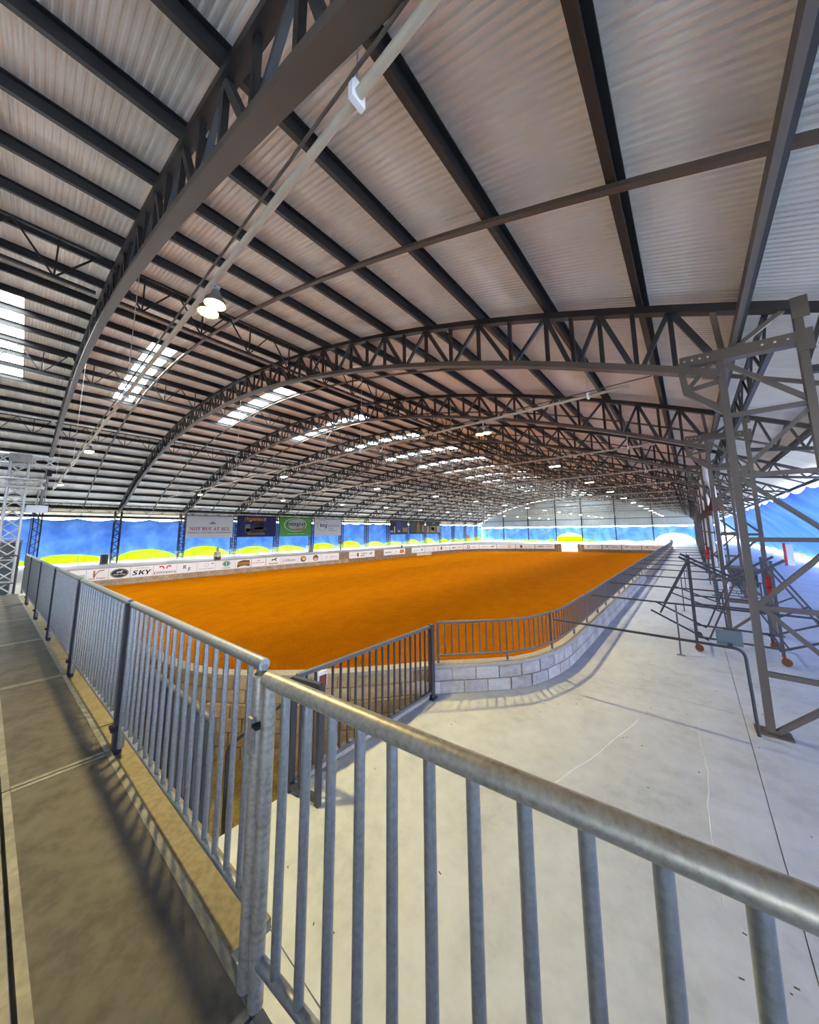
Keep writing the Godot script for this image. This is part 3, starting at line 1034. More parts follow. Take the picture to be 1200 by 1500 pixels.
func barriers():
	var xs := [-1.44, -3.6, -5.86, -8.08, -10.2, -12.45, -14.45]
	for k in xs.size() - 1:
		var a := Vector3(xs[k] - 0.05, DECK, edge_z(xs[k]) - 0.05)
		var b := Vector3(xs[k + 1] + 0.05, DECK, edge_z(xs[k + 1]) - 0.05)
		barrier("galvanised barrier along the stage edge, %s left of the corner" % ORD[k], a, b, 1.07, 0.14, 0.026, 0.0135, 0.122, M.zinc, M.zinc, "barriers along the stage edge")
		if k > 0:
			var o = thing("barrier_post", "dark upright strapped where stage barriers meet, %s from the corner" % ORD[k - 1], "post", Vector3(xs[k], DECK, edge_z(xs[k]) - 0.05), "uprights between the stage barriers")
			bar(o, "upright", Vector3(xs[k], DECK - 0.06, edge_z(xs[k]) - 0.04), Vector3(xs[k], DECK + 1.08, edge_z(xs[k]) - 0.04), 0.05, 0.06, M.pipe_steel, Vector3.BACK)
			block(o, "strap", Vector3(xs[k], DECK + 0.13, edge_z(xs[k]) - 0.04), Vector3(0.1, 0.025, 0.1), M.rubber)
	barrier("galvanised barrier at the right, right before the camera", Vector3(-1.34, DECK, -0.695), Vector3(0.9, DECK, -0.93), 1.07, 0.14, 0.029, 0.017, 0.125, M.zinc_warm, M.zinc, "")
	var c = thing("corner_post", "open galvanised tube where the two near barriers meet", "post", Vector3(-1.4, DECK, -0.7))
	put(c, "tube", lathe([Vector2(0.031, 0.0), Vector2(0.031, 1.07), Vector2(0.026, 1.075), Vector2(0.025, 1.0), Vector2(0.0, 1.0)], 16), M.zinc_warm)
	block(c, "hook", Vector3(-1.365, DECK + 0.9, -0.675), Vector3(0.05, 0.012, 0.03), M.rubber)
	block(c, "latch", Vector3(-1.39, DECK + 0.86, -0.667), Vector3(0.03, 0.13, 0.02), M.zinc_warm)
	var low = barrier("lower steel barrier in the alley behind the stage barrier", Vector3(-2.8, 0.12, -1.06), Vector3(-6.4, 0.12, -0.93), 1.15, 0.0, 0.025, 0.02, 0.1, M.fence_steel, M.fence_steel, "")
	pipe(low, "foot", Vector3(-2.82, 0.0, -1.06), Vector3(-2.82, 0.3, -1.06), 0.03, M.fence_steel)
	pipe(low, "foot", Vector3(-6.38, SAND, -0.93), Vector3(-6.38, 0.3, -0.93), 0.03, M.fence_steel)
	var hr = thing("handrail", "sloping dark handrail above the sunken alley", "handrail", Vector3(-3.6, SAND, -1.6))
	put(hr, "rail", tube(bent([Vector3(-0.35, 0.0, -0.05), Vector3(-0.35, 1.15, -0.05), Vector3(0.12, 1.62, -0.5)], 0.08), 0.02), M.pipe_steel)
	# crowd barriers before the left tarps
	var st := start()
	for e in [[0.98, 0.035], [0.12, 0.03]]:
		add_bar(st, Vector3(0, e[0], 0), Vector3(0, e[0], -2.36), e[1], e[1])
	for k in 17:
		add_bar(st, Vector3(0, 0.0 if k in [0, 16] else 0.12, -2.36 * k / 16), Vector3(0, 0.98, -2.36 * k / 16), 0.035 if k in [0, 16] else 0.018, 0.035 if k in [0, 16] else 0.018)
	var cb := st.commit()
	for k in 26:
		var o = put(self, "crowd_barrier", cb, M.zinc, Transform3D(Basis(), Vector3(-43.9, LOW, 1.0 - k * 2.42)))
		tag(o, "thin crowd barrier before the left tarps, %s from the left" % ORD[k], "barrier", "crowd barriers along the left tarps")

func ring_fence():
	var total := 56.0
	var n := 24
	for k in n:
		var s0 := 0.04 + total * k / n
		var s1 := 0.04 + total * (k + 1) / n - 0.03
		var path := []
		for i in 9:
			var r = ring_at(lerpf(s0, s1, i / 8.0))
			path.append(Vector3(r[0].x, 0, r[0].y))
		var base: Vector3 = path[0] + Vector3.UP * WALL_TOP
		var o = thing("fence_panel", "grey barred fence panel on the ring wall, %s from the gate" % ORD[k], "fence", base, "fence panels on the ring wall")
		for lv in [[1.1, 0.022, "top_rail"], [0.57, 0.018, "bottom_rail"]]:
			var q := []
			for p in path:
				q.append(p + Vector3.UP * lv[0] - base)
			put(o, lv[2], tube(q, lv[1], 8), M.fence_steel)
		var st := start()
		var nb := 19
		for i in nb + 1:
			var r = ring_at(lerpf(s0, s1, float(i) / nb))
			var p := Vector3(r[0].x, 0, r[0].y)
			var foot := 0.57
			var w := 0.02
			if i == 0 or i == 10:
				pipe(o, "foot", p + Vector3.UP * WALL_TOP, p + Vector3.UP * 0.57, 0.022, M.fence_steel)
			if i == 0:
				w = 0.032
			if k < 9:
				bar(o, "bar", p + Vector3.UP * foot, p + Vector3.UP * 1.1, w, w, M.fence_steel, Vector3.BACK)
			else:
				add_bar(st, p + Vector3.UP * foot - base, p + Vector3.UP * 1.1 - base, w, w, Vector3.BACK)
		if k >= 9:
			var b = put(o, "bars", st.commit(), M.fence_steel)
			b.set_meta("kind", "stuff")

func gate():
	var o = thing("gate_post", "dark square post where gate and ring wall meet", "post", Vector3(-3.4, 0, -4.53))
	bar(o, "shaft", Vector3(-3.4, 0, -4.53), Vector3(-3.4, 1.13, -4.53), 0.075, 0.075, M.pipe_steel, Vector3.BACK)
	block(o, "base_plate", Vector3(-3.4, 0.008, -4.53), Vector3(0.15, 0.016, 0.15), M.pipe_steel)
	var g = thing("side_fence", "grey barred fence along the edge of the concrete floor", "fence", Vector3(-3.4, 0, -4.48))
	var a := Vector3(-3.4, 0, -4.48)
	var b := Vector3(-3.4, 0, -2.1)
	bar(g, "top_rail", a + Vector3.UP * 1.1, b + Vector3.UP * 1.1, 0.05, 0.04, M.fence_steel)
	bar(g, "bottom_rail", a + Vector3.UP * 0.1, b + Vector3.UP * 0.1, 0.05, 0.04, M.fence_steel)
	bar(g, "kerb", a + Vector3(-0.06, 0.03, 0), b + Vector3(-0.06, 0.03, 0), 0.1, 0.06, M.mortar)
	for k in range(1, 21):
		var p := a.lerp(b, k / 20.0)
		bar(g, "bar", p + Vector3.UP * 0.1, p + Vector3.UP * 1.1, 0.022, 0.022, M.pipe_steel, Vector3.BACK)
	var e = thing("gate_leaf", "narrow steel gate leaf at the near end of the side fence", "gate", Vector3(-3.4, 0, -2.1))
	var c := Vector3(-3.4, 0, -2.06)
	var d := Vector3(-3.02, 0, -2.14)
	for y in [0.06, 1.09]:
		bar(e, "frame_bar", c + Vector3.UP * y, d + Vector3.UP * y, 0.05, 0.05, M.pipe_steel)
	for t in [0.0, 0.33, 0.66, 1.0]:
		var p := c.lerp(d, t)
		var w := 0.05 if t == 0.0 or t == 1.0 else 0.024
		bar(e, "upright" if w > 0.03 else "bar", p + Vector3.UP * 0.0, p + Vector3.UP * 1.1, w, w, M.pipe_steel, Vector3.BACK)
	put(e, "knob", lathe([Vector2(0, -0.03), Vector2(0.022, -0.018), Vector2(0.028, 0.0), Vector2(0.022, 0.018), Vector2(0, 0.03)], 10), M.zinc_warm, Transform3D(Basis(), Vector3(0.1, 1.0, 0.02)))
	var sg = thing("small_sign", "small red sign in a white frame behind the gate leaf", "sign", Vector3(-3.36, 0.92, -2.45))
	block(sg, "frame", Vector3(-3.36, 0.99, -2.4), Vector3(0.02, 0.17, 0.12), M.white)
	block(sg, "panel", Vector3(-3.346, 0.97, -2.4), Vector3(0.01, 0.12, 0.09), M.sign_red)

# ---------------------------------------------------------------- lamps
func lamp_pipes():
	var zs := [-1.15]
	for k in 13:
		zs.append(-7.5 - 5.85 * k)
	var bell := lathe([Vector2(0.105, 0.0), Vector2(0.1, 0.05), Vector2(0.055, 0.11), Vector2(0.035, 0.17), Vector2(0.0, 0.175)], 18)
	var lens := lathe([Vector2(0.0, -0.022), Vector2(0.06, -0.016), Vector2(0.1, 0.0), Vector2(0.1, 0.004), Vector2(0.0, 0.004)], 18)
	for k in zs.size():
		var z: float = zs[k]
		var o = thing("lamp_pipe", "pale pipe carrying lamps across the hall, %s from the stage" % ORD[k], "pipe", Vector3(-0.65, 5.45, z), "lamp pipes across the hall")
		pipe(o, "pipe", Vector3(-0.65, 5.45, z), Vector3(-32, 5.45, z), 0.032, M.lamp_pipe)
		pipe(o, "cable", Vector3(-0.3, 5.52, z + 0.06), Vector3(-32, 5.52, z + 0.06), 0.012, M.column_steel)
		for x in [-1.4, -8.6, -19.0, -29.5]:
			pipe(o, "hanger", Vector3(x, 5.45, z), Vector3(x, arch_y(x, 0.02), z), 0.008, M.alu)
			block(o, "clip", Vector3(x, 5.47, z), Vector3(0.04, 0.16, 0.11), M.white)
		for j in 3:
			var x := [-3.85, -13.8, -24.5][j] as float
			var l = thing("floodlight", "lit twin floodlight on the %s lamp pipe, %s" % [ORD[k], ["near the right columns", "over the middle of the ring", "toward the left side"][j]], "lamp", Vector3(x, 5.12, z), "floodlights over the ring")
			var warm := k < 2 and j == 0
			pipe(l, "stem", Vector3(x, 5.3, z), Vector3(x, 5.42, z), 0.014, M.alu)
			block(l, "bracket", Vector3(x, 5.3, z), Vector3(0.34, 0.02, 0.04), M.alu)
			for e in [-0.1, 0.1]:
				var h = put(l, "housing", bell, M.lamp_housing, Transform3D(Basis(), Vector3(e, 0.0, 0)))
				put(h, "lens", lens, M.lamp_glow_warm if warm else M.lamp_glow_white)
			var s := SpotLight3D.new()
			s.name = "lamp_light"
			s.position = Vector3(0, -0.06, 0)
			s.rotation.x = -PI / 2
			s.spot_angle = 70
			s.spot_range = 40
			s.spot_attenuation = 2
			s.light_color = Color(1.0, 0.9, 0.62) if warm else Color(1.0, 0.98, 0.92)
			s.light_energy = 2.0
			s.light_size = 0.1
			s.shadow_enabled = true
			l.add_child(s)

# ---------------------------------------------------------------- print: flat shapes and letters on boards
func letters(parent, text: String, size: float, color: Color, x: float, y: float, z: float, width := 0.0, serif := false, slant := 0.0, stretch := 1.0):
	var t := TextMesh.new()
	var f := SystemFont.new()
	f.font_names = PackedStringArray(["Droid Serif" if serif else "Droid Sans"])
	f.font_weight = 700
	t.font = f
	t.text = text
	t.font_size = 64
	t.pixel_size = size / 64.0
	t.depth = 0.006
	t.curve_step = 2.0
	var key := "ink_" + color.to_html()
	if not M.has(key):
		mat(key, color, 0.6)
	var sx := stretch
	if width > 0:
		sx = width / maxf(t.get_aabb().size.x, 0.01)
	put(parent, "lettering", t, M[key], Transform3D(Basis(Vector3(sx, 0, 0), Vector3(slant, 1, 0), Vector3(0, 0, 1)), Vector3(x, y, z)))

func ink(parent, called: String, mesh: Mesh, color: Color, x: float, y: float, z: float, sx := 1.0, sy := 1.0):
	var key := "ink_" + color.to_html()
	if not M.has(key):
		mat(key, color, 0.6)
	put(parent, called, mesh, M[key], Transform3D(Basis.from_scale(Vector3(sx, sy, 1)), Vector3(x, y, z)))

func disc(r := 1.0, hole := 0.0, sides := 28) -> ArrayMesh:   # a thin disc or ring facing +z
	var st := start()
	for k in sides:
		var a := Vector3(cos(TAU * k / sides), sin(TAU * k / sides), 0)
		var b := Vector3(cos(TAU * (k + 1) / sides), sin(TAU * (k + 1) / sides), 0)
		quad(st, a * r * hole, a * r, b * r, b * r * hole, Vector3.BACK)
		quad(st, a * r, a * r - Vector3(0, 0, 0.004), b * r - Vector3(0, 0, 0.004), b * r, a)
	return st.commit()

func shape(points: Array) -> ArrayMesh:   # a thin flat figure facing +z, points of (x, y)
	var poly := PackedVector2Array(points)
	var st := start()
	var idx := Geometry2D.triangulate_polygon(poly)
	for k in range(0, idx.size(), 3):
		tri(st, Vector3(poly[idx[k]].x, poly[idx[k]].y, 0), Vector3(poly[idx[k + 1]].x, poly[idx[k + 1]].y, 0), Vector3(poly[idx[k + 2]].x, poly[idx[k + 2]].y, 0), Vector3.BACK)
	for i in poly.size():
		var a := poly[i]
		var b := poly[(i + 1) % poly.size()]
		var d := b - a
		quad(st, Vector3(a.x, a.y, 0), Vector3(b.x, b.y, 0), Vector3(b.x, b.y, -0.004), Vector3(a.x, a.y, -0.004), Vector3(d.y, -d.x, 0))
	return st.commit()

# a flat board on the ring wall between two arc lengths, facing the sand; returns [thing, face node, width]
func ring_board(label: String, s0: float, s1: float, group := "advertising boards on the ring wall", y0 := -0.33, y1 := 0.39):
	var a: Vector2 = ring_at(s0)[0]
	var b: Vector2 = ring_at(s1)[0]
	var mid := (a + b) / 2
	var t := (b - a).normalized()
	var n := Vector2(t.y, -t.x)
	mid += n * 0.115
	var w := a.distance_to(b)
	var o = thing("ad_board", label, "ad board", Vector3(mid.x, (y0 + y1) / 2, mid.y), group)
	var basis := Basis(Vector3(-t.x, 0, -t.y), Vector3.UP, Vector3(n.x, 0, n.y))   # +z faces the sand
	var f = put(o, "panel", board_mesh(w, y1 - y0), M.board_white, Transform3D(basis, Vector3.ZERO))
	return [o, f, w]

var board_cache := {}
func board_mesh(w: float, h: float) -> BoxMesh:
	var key := "%.2f_%.2f" % [w, h]
	if not board_cache.has(key):
		var m := BoxMesh.new()
		m.size = Vector3(w, h, 0.03)
		board_cache[key] = m
	return board_cache[key]

func left_s(z: float) -> float:
	return ring_s(Vector2(-29.15, z))

func ad_boards():
	var K := c8(34, 32, 36)
	var green := c8(70, 150, 96)
	var red := c8(196, 40, 52)
	var tan_ := c8(150, 108, 78)
	var grey := c8(150, 152, 154)
	var gold := c8(196, 142, 60)
	var teal := c8(60, 140, 110)
	var navy := c8(52, 58, 96)
	var horse := shape([Vector2(-0.9, -0.1), Vector2(-0.55, 0.25), Vector2(0.1, 0.2), Vector2(0.45, 0.6), Vector2(0.85, 0.5), Vector2(0.95, 0.3), Vector2(0.6, 0.28), Vector2(0.45, -0.05), Vector2(0.75, -0.45), Vector2(0.6, -0.5), Vector2(0.2, -0.15), Vector2(-0.35, -0.1), Vector2(-0.6, -0.5), Vector2(-0.75, -0.45), Vector2(-0.6, -0.05)])
	var horn := shape([Vector2(0.05, -0.1), Vector2(0.2, 0.35), Vector2(0.55, 0.6), Vector2(1.0, 0.5), Vector2(0.95, 0.05), Vector2(0.75, 0.2), Vector2(0.55, 0.3), Vector2(0.35, 0.05), Vector2(0.25, -0.35)])
	var z := 0.017
	var r
	r = ring_board("white board with a green wordmark, leftmost on the far wall", left_s(-2.95), left_s(-2.2))
	letters(r[1], "Vorsan", 0.26, green, 0.02, 0.0, z, r[2] * 0.8)
	ink(r[1], "bar", board_mesh(1, 1), K, 0.05, -0.13, z - 0.014, r[2] * 0.7, 0.03)
	r = ring_board("white board with a brown angular monogram and script line", left_s(-4.0), left_s(-2.97))
	ink(r[1], "mark", shape([Vector2(-0.2, -0.22), Vector2(-0.2, 0.22), Vector2(-0.12, 0.22), Vector2(-0.12, 0.0), Vector2(0.05, 0.22), Vector2(0.34, 0.26), Vector2(0.3, 0.19), Vector2(0.08, 0.16), Vector2(-0.06, 0.0), Vector2(-0.12, -0.22)]), tan_, 0.0, 0.05, z)
	letters(r[1], "Lara Vargas", 0.12, c8(96, 62, 56), 0.0, -0.22, z, 0.8, true, 0.2)
	r = ring_board("white board with a black oval horse badge", left_s(-5.1), left_s(-4.02))
	ink(r[1], "oval", disc(), K, 0, 0, z, 0.46, 0.3)
	ink(r[1], "oval_ring", disc(1.0, 0.92), grey, 0, 0, z + 0.004, 0.43, 0.27)
	ink(r[1], "horse", horse, c8(200, 202, 204), 0, 0.07, z + 0.004, 0.19, 0.17)
	letters(r[1], "Silver Creek", 0.1, c8(200, 202, 204), 0, -0.08, z + 0.004, 0.6)
	r = ring_board("white board with bold black slanted SKY lettering", left_s(-6.35), left_s(-5.12))
	letters(r[1], "SKY", 0.42, c8(20, 20, 28), -0.02, -0.06, z, 0.98, false, 0.2)
	letters(r[1], "HARAS", 0.07, grey, 0, 0.24, z, 0.7)
	r = ring_board("white board with a red winged emblem over INFERNO", left_s(-7.72), left_s(-6.37))
	ink(r[1], "emblem", horn, red, 0.02, 0.14, z, 0.34, 0.28)
	ink(r[1], "emblem", horn, red, -0.02, 0.14, z, -0.34, 0.28)
	letters(r[1], "INFERNO", 0.18, K, 0.0, -0.18, z, 1.0, true)
	letters(r[1], "[             ]", 0.2, red, 0, -0.18, z, 1.24, true)
	r = ring_board("white board with a thin grey RF monogram", left_s(-9.05), left_s(-7.74))
	letters(r[1], "R", 0.36, c8(70, 70, 74), -0.16, 0.08, z)
	letters(r[1], "F", 0.36, c8(70, 70, 74), 0.16, -0.1, z)
	r = ring_board("white board with a faint ring logo and thin grey line of text", left_s(-10.34), left_s(-9.07))
	ink(r[1], "ring", disc(1.0, 0.85), grey, 0.0, 0.12, z, 0.14, 0.14)
	letters(r[1], "Maria Alice Pignataro", 0.1, grey, 0.0, -0.16, z, 1.05, true)
	ink(r[1], "leaf", disc(), green, 0.42, 0.2, z, 0.09, 0.04)
	r = ring_board("white board with a green round badge over a script name", left_s(-11.84), left_s(-10.36))
	ink(r[1], "badge", disc(), teal, 0.05, 0.1, z, 0.3, 0.22)
	ink(r[1], "badge_ring", disc(1.0, 0.9), c8(220, 224, 222), 0.05, 0.1, z + 0.004, 0.26, 0.18)
	letters(r[1], "I", 0.3, c8(230, 232, 230), 0.05, 0.1, z + 0.006, 0.0, true)
	letters(r[1], "Camila", 0.14, c8(130, 70, 96), 0.05, -0.22, z, 0.62, true, 0.2)
	r = ring_board("white board with a brown and gold block-letter logo", left_s(-13.12), left_s(-11.86))
	ink(r[1], "patch", shape([Vector2(-0.52, -0.3), Vector2(-0.46, 0.18), Vector2(0.0, 0.3), Vector2(0.5, 0.26), Vector2(0.52, -0.24), Vector2(0.1, -0.16), Vector2(-0.2, -0.18)]), c8(92, 62, 36), 0.02, 0.0, z)
	letters(r[1], "SUMMER", 0.3, gold, 0.02, 0.02, z + 0.004, 0.88)
	r = ring_board("white board framed in dark red with a line of small red text", left_s(-14.44), left_s(-13.14))
	ink(r[1], "edge", board_mesh(1, 1), red, -r[2] / 2 + 0.02, 0, z - 0.014, 0.03, 0.72)
	ink(r[1], "edge", board_mesh(1, 1), red, r[2] / 2 - 0.02, 0, z - 0.014, 0.03, 0.72)
	letters(r[1], "NOT RUF AT ALL", 0.13, red, 0.0, -0.02, z, 1.05, true)
	ink(r[1], "crown", shape([Vector2(-0.1, -0.05), Vector2(-0.1, 0.05), Vector2(-0.04, 0.0), Vector2(0.0, 0.09), Vector2(0.04, 0.0), Vector2(0.1, 0.05), Vector2(0.1, -0.05)]), grey, 0, 0.18, z)
	r = ring_board("white board with a black leaping horse over text", left_s(-15.86), left_s(-14.46))
	ink(r[1], "horse", horse, K, 0.05, 0.14, z, 0.32, 0.26)
	letters(r[1], "Mangalarga", 0.15, c8(70, 70, 74), 0.0, -0.18, z, 0.85, false, 0.1)
	r = ring_board("white board with a thin grey signature", left_s(-17.52), left_s(-15.88))
	letters(r[1], "J Alfonso", 0.3, c8(120, 120, 122), 0.0, 0.0, z, 1.3, true, 0.35)
	r = ring_board("white board with a gold and black round horse badge", left_s(-18.85), left_s(-17.54))
	ink(r[1], "badge", disc(), K, 0, 0.02, z, 0.31, 0.27)
	ink(r[1], "badge_face", disc(), gold, 0.02, 0.05, z + 0.004, 0.24, 0.2)
	ink(r[1], "horse", horse, c8(240, 232, 214), 0.05, -0.02, z + 0.008, 0.12, 0.16)
	r = ring_board("white board with a dark red and black round badge", left_s(-20.3), left_s(-18.87))
	ink(r[1], "badge", disc(), c8(84, 38, 34), 0, 0.02, z, 0.31, 0.28)
	ink(r[1], "badge_face", disc(), c8(214, 190, 150), 0.0, -0.04, z + 0.004, 0.22, 0.17)
	ink(r[1], "horse", horse, K, 0.0, 0.03, z + 0.008, 0.2, 0.22)
	r = ring_board("white board with faint grey marks, last before the first bare pier", left_s(-22.5), left_s(-20.32))
	letters(r[1], "W", 0.3, c8(196, 197, 198), -0.5, 0.0, z, 0.0, true)
	letters(r[1], "D", 0.3, grey, 0.1, 0.0, z, 0.0, true)
	letters(r[1], "Diamante", 0.11, grey, 0.6, 0.0, z, 0.6)
	r = ring_board("white board between two bare piers, with a dark red crest", left_s(-27.75), left_s(-23.9))
	letters(r[1], "Fazenda", 0.12, grey, -1.3, 0.0, z, 0.8)
	ink(r[1], "crest", disc(), c8(120, 46, 60), -0.68, 0.0, z, 0.14, 0.24)
	letters(r[1], "PREMIUM", 0.16, c8(130, 60, 70), 0.22, 0.12, z, 0.9)
	letters(r[1], "gold", 0.2, K, 0.05, -0.1, z, 0.6)
	ink(r[1], "horse", horse, navy, 1.3, 0.05, z, 0.26, 0.28)
	r = ring_board("white board between two bare piers, with a brown patch at its right", left_s(-33.3), left_s(-29.3))
	letters(r[1], "MARCHA", 0.22, navy, -1.2, 0.0, z, 1.1)
	letters(r[1], "JR", 0.3, c8(190, 192, 194), 0.2, 0.05, z, 0.0, true)
	ink(r[1], "patch", shape([Vector2(-0.45, -0.25), Vector2(-0.38, 0.22), Vector2(0.3, 0.25), Vector2(0.45, -0.2)]), c8(176, 112, 58), 1.4, 0.02, z)
	# the far stretch, round the corner to the gate
	var s := left_s(-34.7)
	var gate_b := ring_s(Vector2(-16.4, -56.05)) + 0.5
	var k := 0
	var n := int((s - gate_b) / 2.75)
	var step := (s - gate_b) / n
	while k < n:
		r = ring_board("white board on the far bend of the ring wall, %s before the bright gate opening" % ORD[n - 1 - k], s - step * (k + 1) + 0.1, s - step * k, "advertising boards on the far bend")
		match k % 5:
			0:
				letters(r[1], "Rancho", 0.16, grey, -0.55, 0.0, z, 0.9)
				ink(r[1], "horse", horse, K, 0.75, 0.0, z, 0.3, 0.26)
			1:
				letters(r[1], "Estrela", 0.14, grey, -0.6, 0.0, z, 0.9)
				ink(r[1], "ring", disc(1.0, 0.7), c8(206, 120, 90), 0.5, 0, z, 0.26, 0.24)
			2:
				ink(r[1], "crest", disc(), c8(130, 60, 50), -0.6, 0, z, 0.2, 0.25)
				letters(r[1], "Boa Vista", 0.14, c8(150, 170, 196), 0.45, 0.0, z, 1.0)
			3:
				letters(r[1], "SKY", 0.3, K, -0.6, 0.0, z, 0.8, false, 0.15)
				letters(r[1], "INFERNO", 0.14, red, 0.6, 0.0, z, 0.9)
			4:
				ink(r[1], "badge", disc(1.0, 0.6), c8(50, 90, 60), -0.5, 0, z, 0.27, 0.27)
				letters(r[1], "Serra", 0.18, c8(120, 60, 60), 0.6, 0.0, z, 0.8)
		k += 1
	var ga := ring_s(Vector2(-13.4, -57.2)) - 0.45
	var gb := ring_s(Vector2(-3.2, -58.7))
	for i in 4:
		r = ring_board("white board on the far wall right of the bright gate opening, %s of four" % ORD[i], ga - (ga - gb) * (i + 1) / 4.0 + 0.12, ga - (ga - gb) * i / 4.0, "advertising boards right of the far gate")
		ink(r[1], "horse", horse, K, -0.6, 0.06, z, 0.24, 0.2)
		letters(r[1], ["Santa Rita", "RANCHO", "Agro Forte", "Haras"][i], 0.16, [grey, c8(90, 84, 80), c8(104, 124, 90), navy][i], 0.45, 0.0, z, 0.95)
	for p in [[-13.62, -57.1, "right"], [-16.18, -56.15, "left"]]:
		var o = thing("gate_pier", "brown pier at the %s side of the bright far gate" % p[2], "pier", Vector3(p[0], SAND, p[1]))
		block(o, "pier", Vector3(p[0], (SAND + WALL_TOP) / 2 + 0.02, p[1]), Vector3(0.35, WALL_TOP - SAND + 0.04, 0.35), M.plinth)

func hanging_banners():
	var x := -45.57
	var turn := Basis(Vector3.UP, PI / 2)
	var y0 := 2.02
	var y1 := 4.9
	var K := c8(40, 38, 44)
	var make := func(label: String, i: int, bays: int, m: String) -> Array:
		var za: float = zt(i) - 0.3
		var zc: float = zt(i + bays) + 0.3
		var o = thing("hanging_banner", label, "banner", Vector3(x, (y0 + y1) / 2, (za + zc) / 2), "large banners hung between the left columns")
		var f = put(o, "sheet", board_mesh(za - zc, y1 - y0), M[m], Transform3D(turn, Vector3.ZERO))
		pipe(o, "top_bar", Vector3(x, y1 + 0.03, za), Vector3(x, y1 + 0.03, zc), 0.03, M.alu)
		return [o, f, za - zc]
	var z := 0.018
	var r = make.call("white hanging banner with red serif lettering and a small crown", 2, 1, "banner_white")
	letters(r[1], "NOT RUF AT ALL", 0.55, c8(190, 46, 56), 0.0, -0.36, z, 4.5, true)
	letters(r[1], "TRIPLE CROWN CHAMPION", 0.26, c8(110, 110, 120), 0.0, -0.82, z, 4.9, true)
	ink(r[1], "crown", shape([Vector2(-0.35, -0.14), Vector2(-0.33, 0.05), Vector2(-0.18, 0.0), Vector2(-0.12, 0.2), Vector2(-0.04, 0.05), Vector2(0.0, 0.34), Vector2(0.04, 0.05), Vector2(0.12, 0.2), Vector2(0.18, 0.0), Vector2(0.33, 0.05), Vector2(0.35, -0.14)]), c8(140, 140, 146), 0.2, 0.36, z)
	r = make.call("navy hanging banner with gold lettering over a row of products", 3, 1, "banner_navy")
	letters(r[1], "Organnact", 0.62, c8(222, 162, 40), -0.3, 0.98, z, 2.9, true, 0.15)
	var q := board_mesh(1, 1)
	for e in [[-1.6, -0.35, 0.1, 1.0, c8(150, 120, 60)], [-1.3, -0.3, 0.55, 1.15, c8(120, 124, 140)], [-1.3, -0.52, 0.5, 0.5, c8(206, 210, 216)], [-0.75, -0.4, 0.4, 0.95, c8(64, 52, 50)], [0.2, 0.1, 1.3, 1.0, c8(38, 38, 44)], [0.3, -0.5, 1.9, 0.75, c8(66, 54, 52)], [0.0, -0.35, 0.5, 0.3, c8(140, 104, 96)], [1.0, -0.7, 0.5, 0.18, c8(214, 206, 110)], [-0.7, -1.0, 1.2, 0.3, c8(132, 104, 60)], [0.4, -1.02, 1.3, 0.26, c8(110, 120, 140)], [0.3, 0.12, 0.6, 0.12, c8(150, 150, 156)]]:
		ink(r[1], "product_print", q, e[4], e[0], e[1], z - 0.014, e[2], e[3])
	r = make.call("green hanging banner with a white ringed oval logo", 4, 1, "banner_green")
	ink(r[1], "oval_ring", disc(1.0, 0.94), c8(232, 240, 230), -0.1, 0.25, z, 1.85, 1.0)
	ink(r[1], "oval", disc(), c8(190, 192, 190), 0.05, 0.32, z + 0.002, 1.4, 0.78)
	letters(r[1], "integral", 0.75, c8(20, 22, 24), 0.05, 0.36, z + 0.006, 2.9)
	letters(r[1], "TURBO FIT", 0.42, c8(196, 40, 44), 0.62, -0.42, z + 0.006, 2.0, false, 0.1)
	letters(r[1], "www.integral.com.br", 0.18, c8(200, 226, 196), 0.1, -1.08, z, 2.9)
	r = make.call("white hanging banner with a thin ring around navy letters", 5, 1, "banner_white")
	ink(r[1], "ring", disc(1.0, 0.95), c8(130, 132, 150), -1.15, 0.2, z, 0.95, 0.88)
	letters(r[1], "btg", 0.72, c8(28, 32, 88), -0.92, 0.2, z, 1.35)
	letters(r[1], "pactual", 0.56, c8(150, 152, 164), 1.05, 0.2, z, 2.1)
	letters(r[1], "wealth", 0.26, c8(140, 142, 154), 0.55, -0.28, z, 0.95)
	letters(r[1], "management", 0.26, c8(140, 142, 154), 0.85, -0.62, z, 1.6)
	var specs := [
		["dark hanging banner with a blue field and pale figures", 8, [[-0.2, 0.4, 1.6, 1.9, c8(52, 50, 130)], [-2.3, -0.85, 0.7, 0.4, c8(150, 152, 160)], [-1.5, -0.5, 0.35, 1.2, c8(206, 176, 120)], [-0.2, -0.8, 0.8, 0.4, c8(150, 156, 200)], [1.7, -0.55, 1.6, 0.9, c8(140, 118, 66)]]],
		["dark hanging banner with brown trophy figures", 9, [[-1.4, 0.0, 1.4, 2.0, c8(66, 56, 52)], [0.3, -0.1, 1.1, 1.5, c8(140, 92, 44)], [0.3, 0.75, 0.4, 0.6, c8(160, 110, 54)], [0.3, -1.0, 1.4, 0.3, c8(120, 76, 40)], [2.0, -0.2, 0.8, 1.7, c8(150, 108, 58)]]],
		["dark hanging banner with three pale pictures in its lower half", 10, [[-2.1, -0.45, 1.0, 1.5, c8(170, 130, 84)], [-0.2, -0.4, 2.2, 1.5, c8(150, 130, 84)], [1.9, -0.4, 1.3, 1.5, c8(176, 150, 110)], [-0.2, -0.3, 1.2, 0.8, c8(104, 84, 60)], [0.2, 0.95, 1.2, 0.4, c8(110, 110, 116)]]]]
	for sp in specs:
		r = make.call(sp[0], sp[1] - 0, 1, "banner_black")
		for e in sp[2]:
			ink(r[1], "picture_print", q, e[4], e[0], e[1], z - 0.014, e[2], e[3])

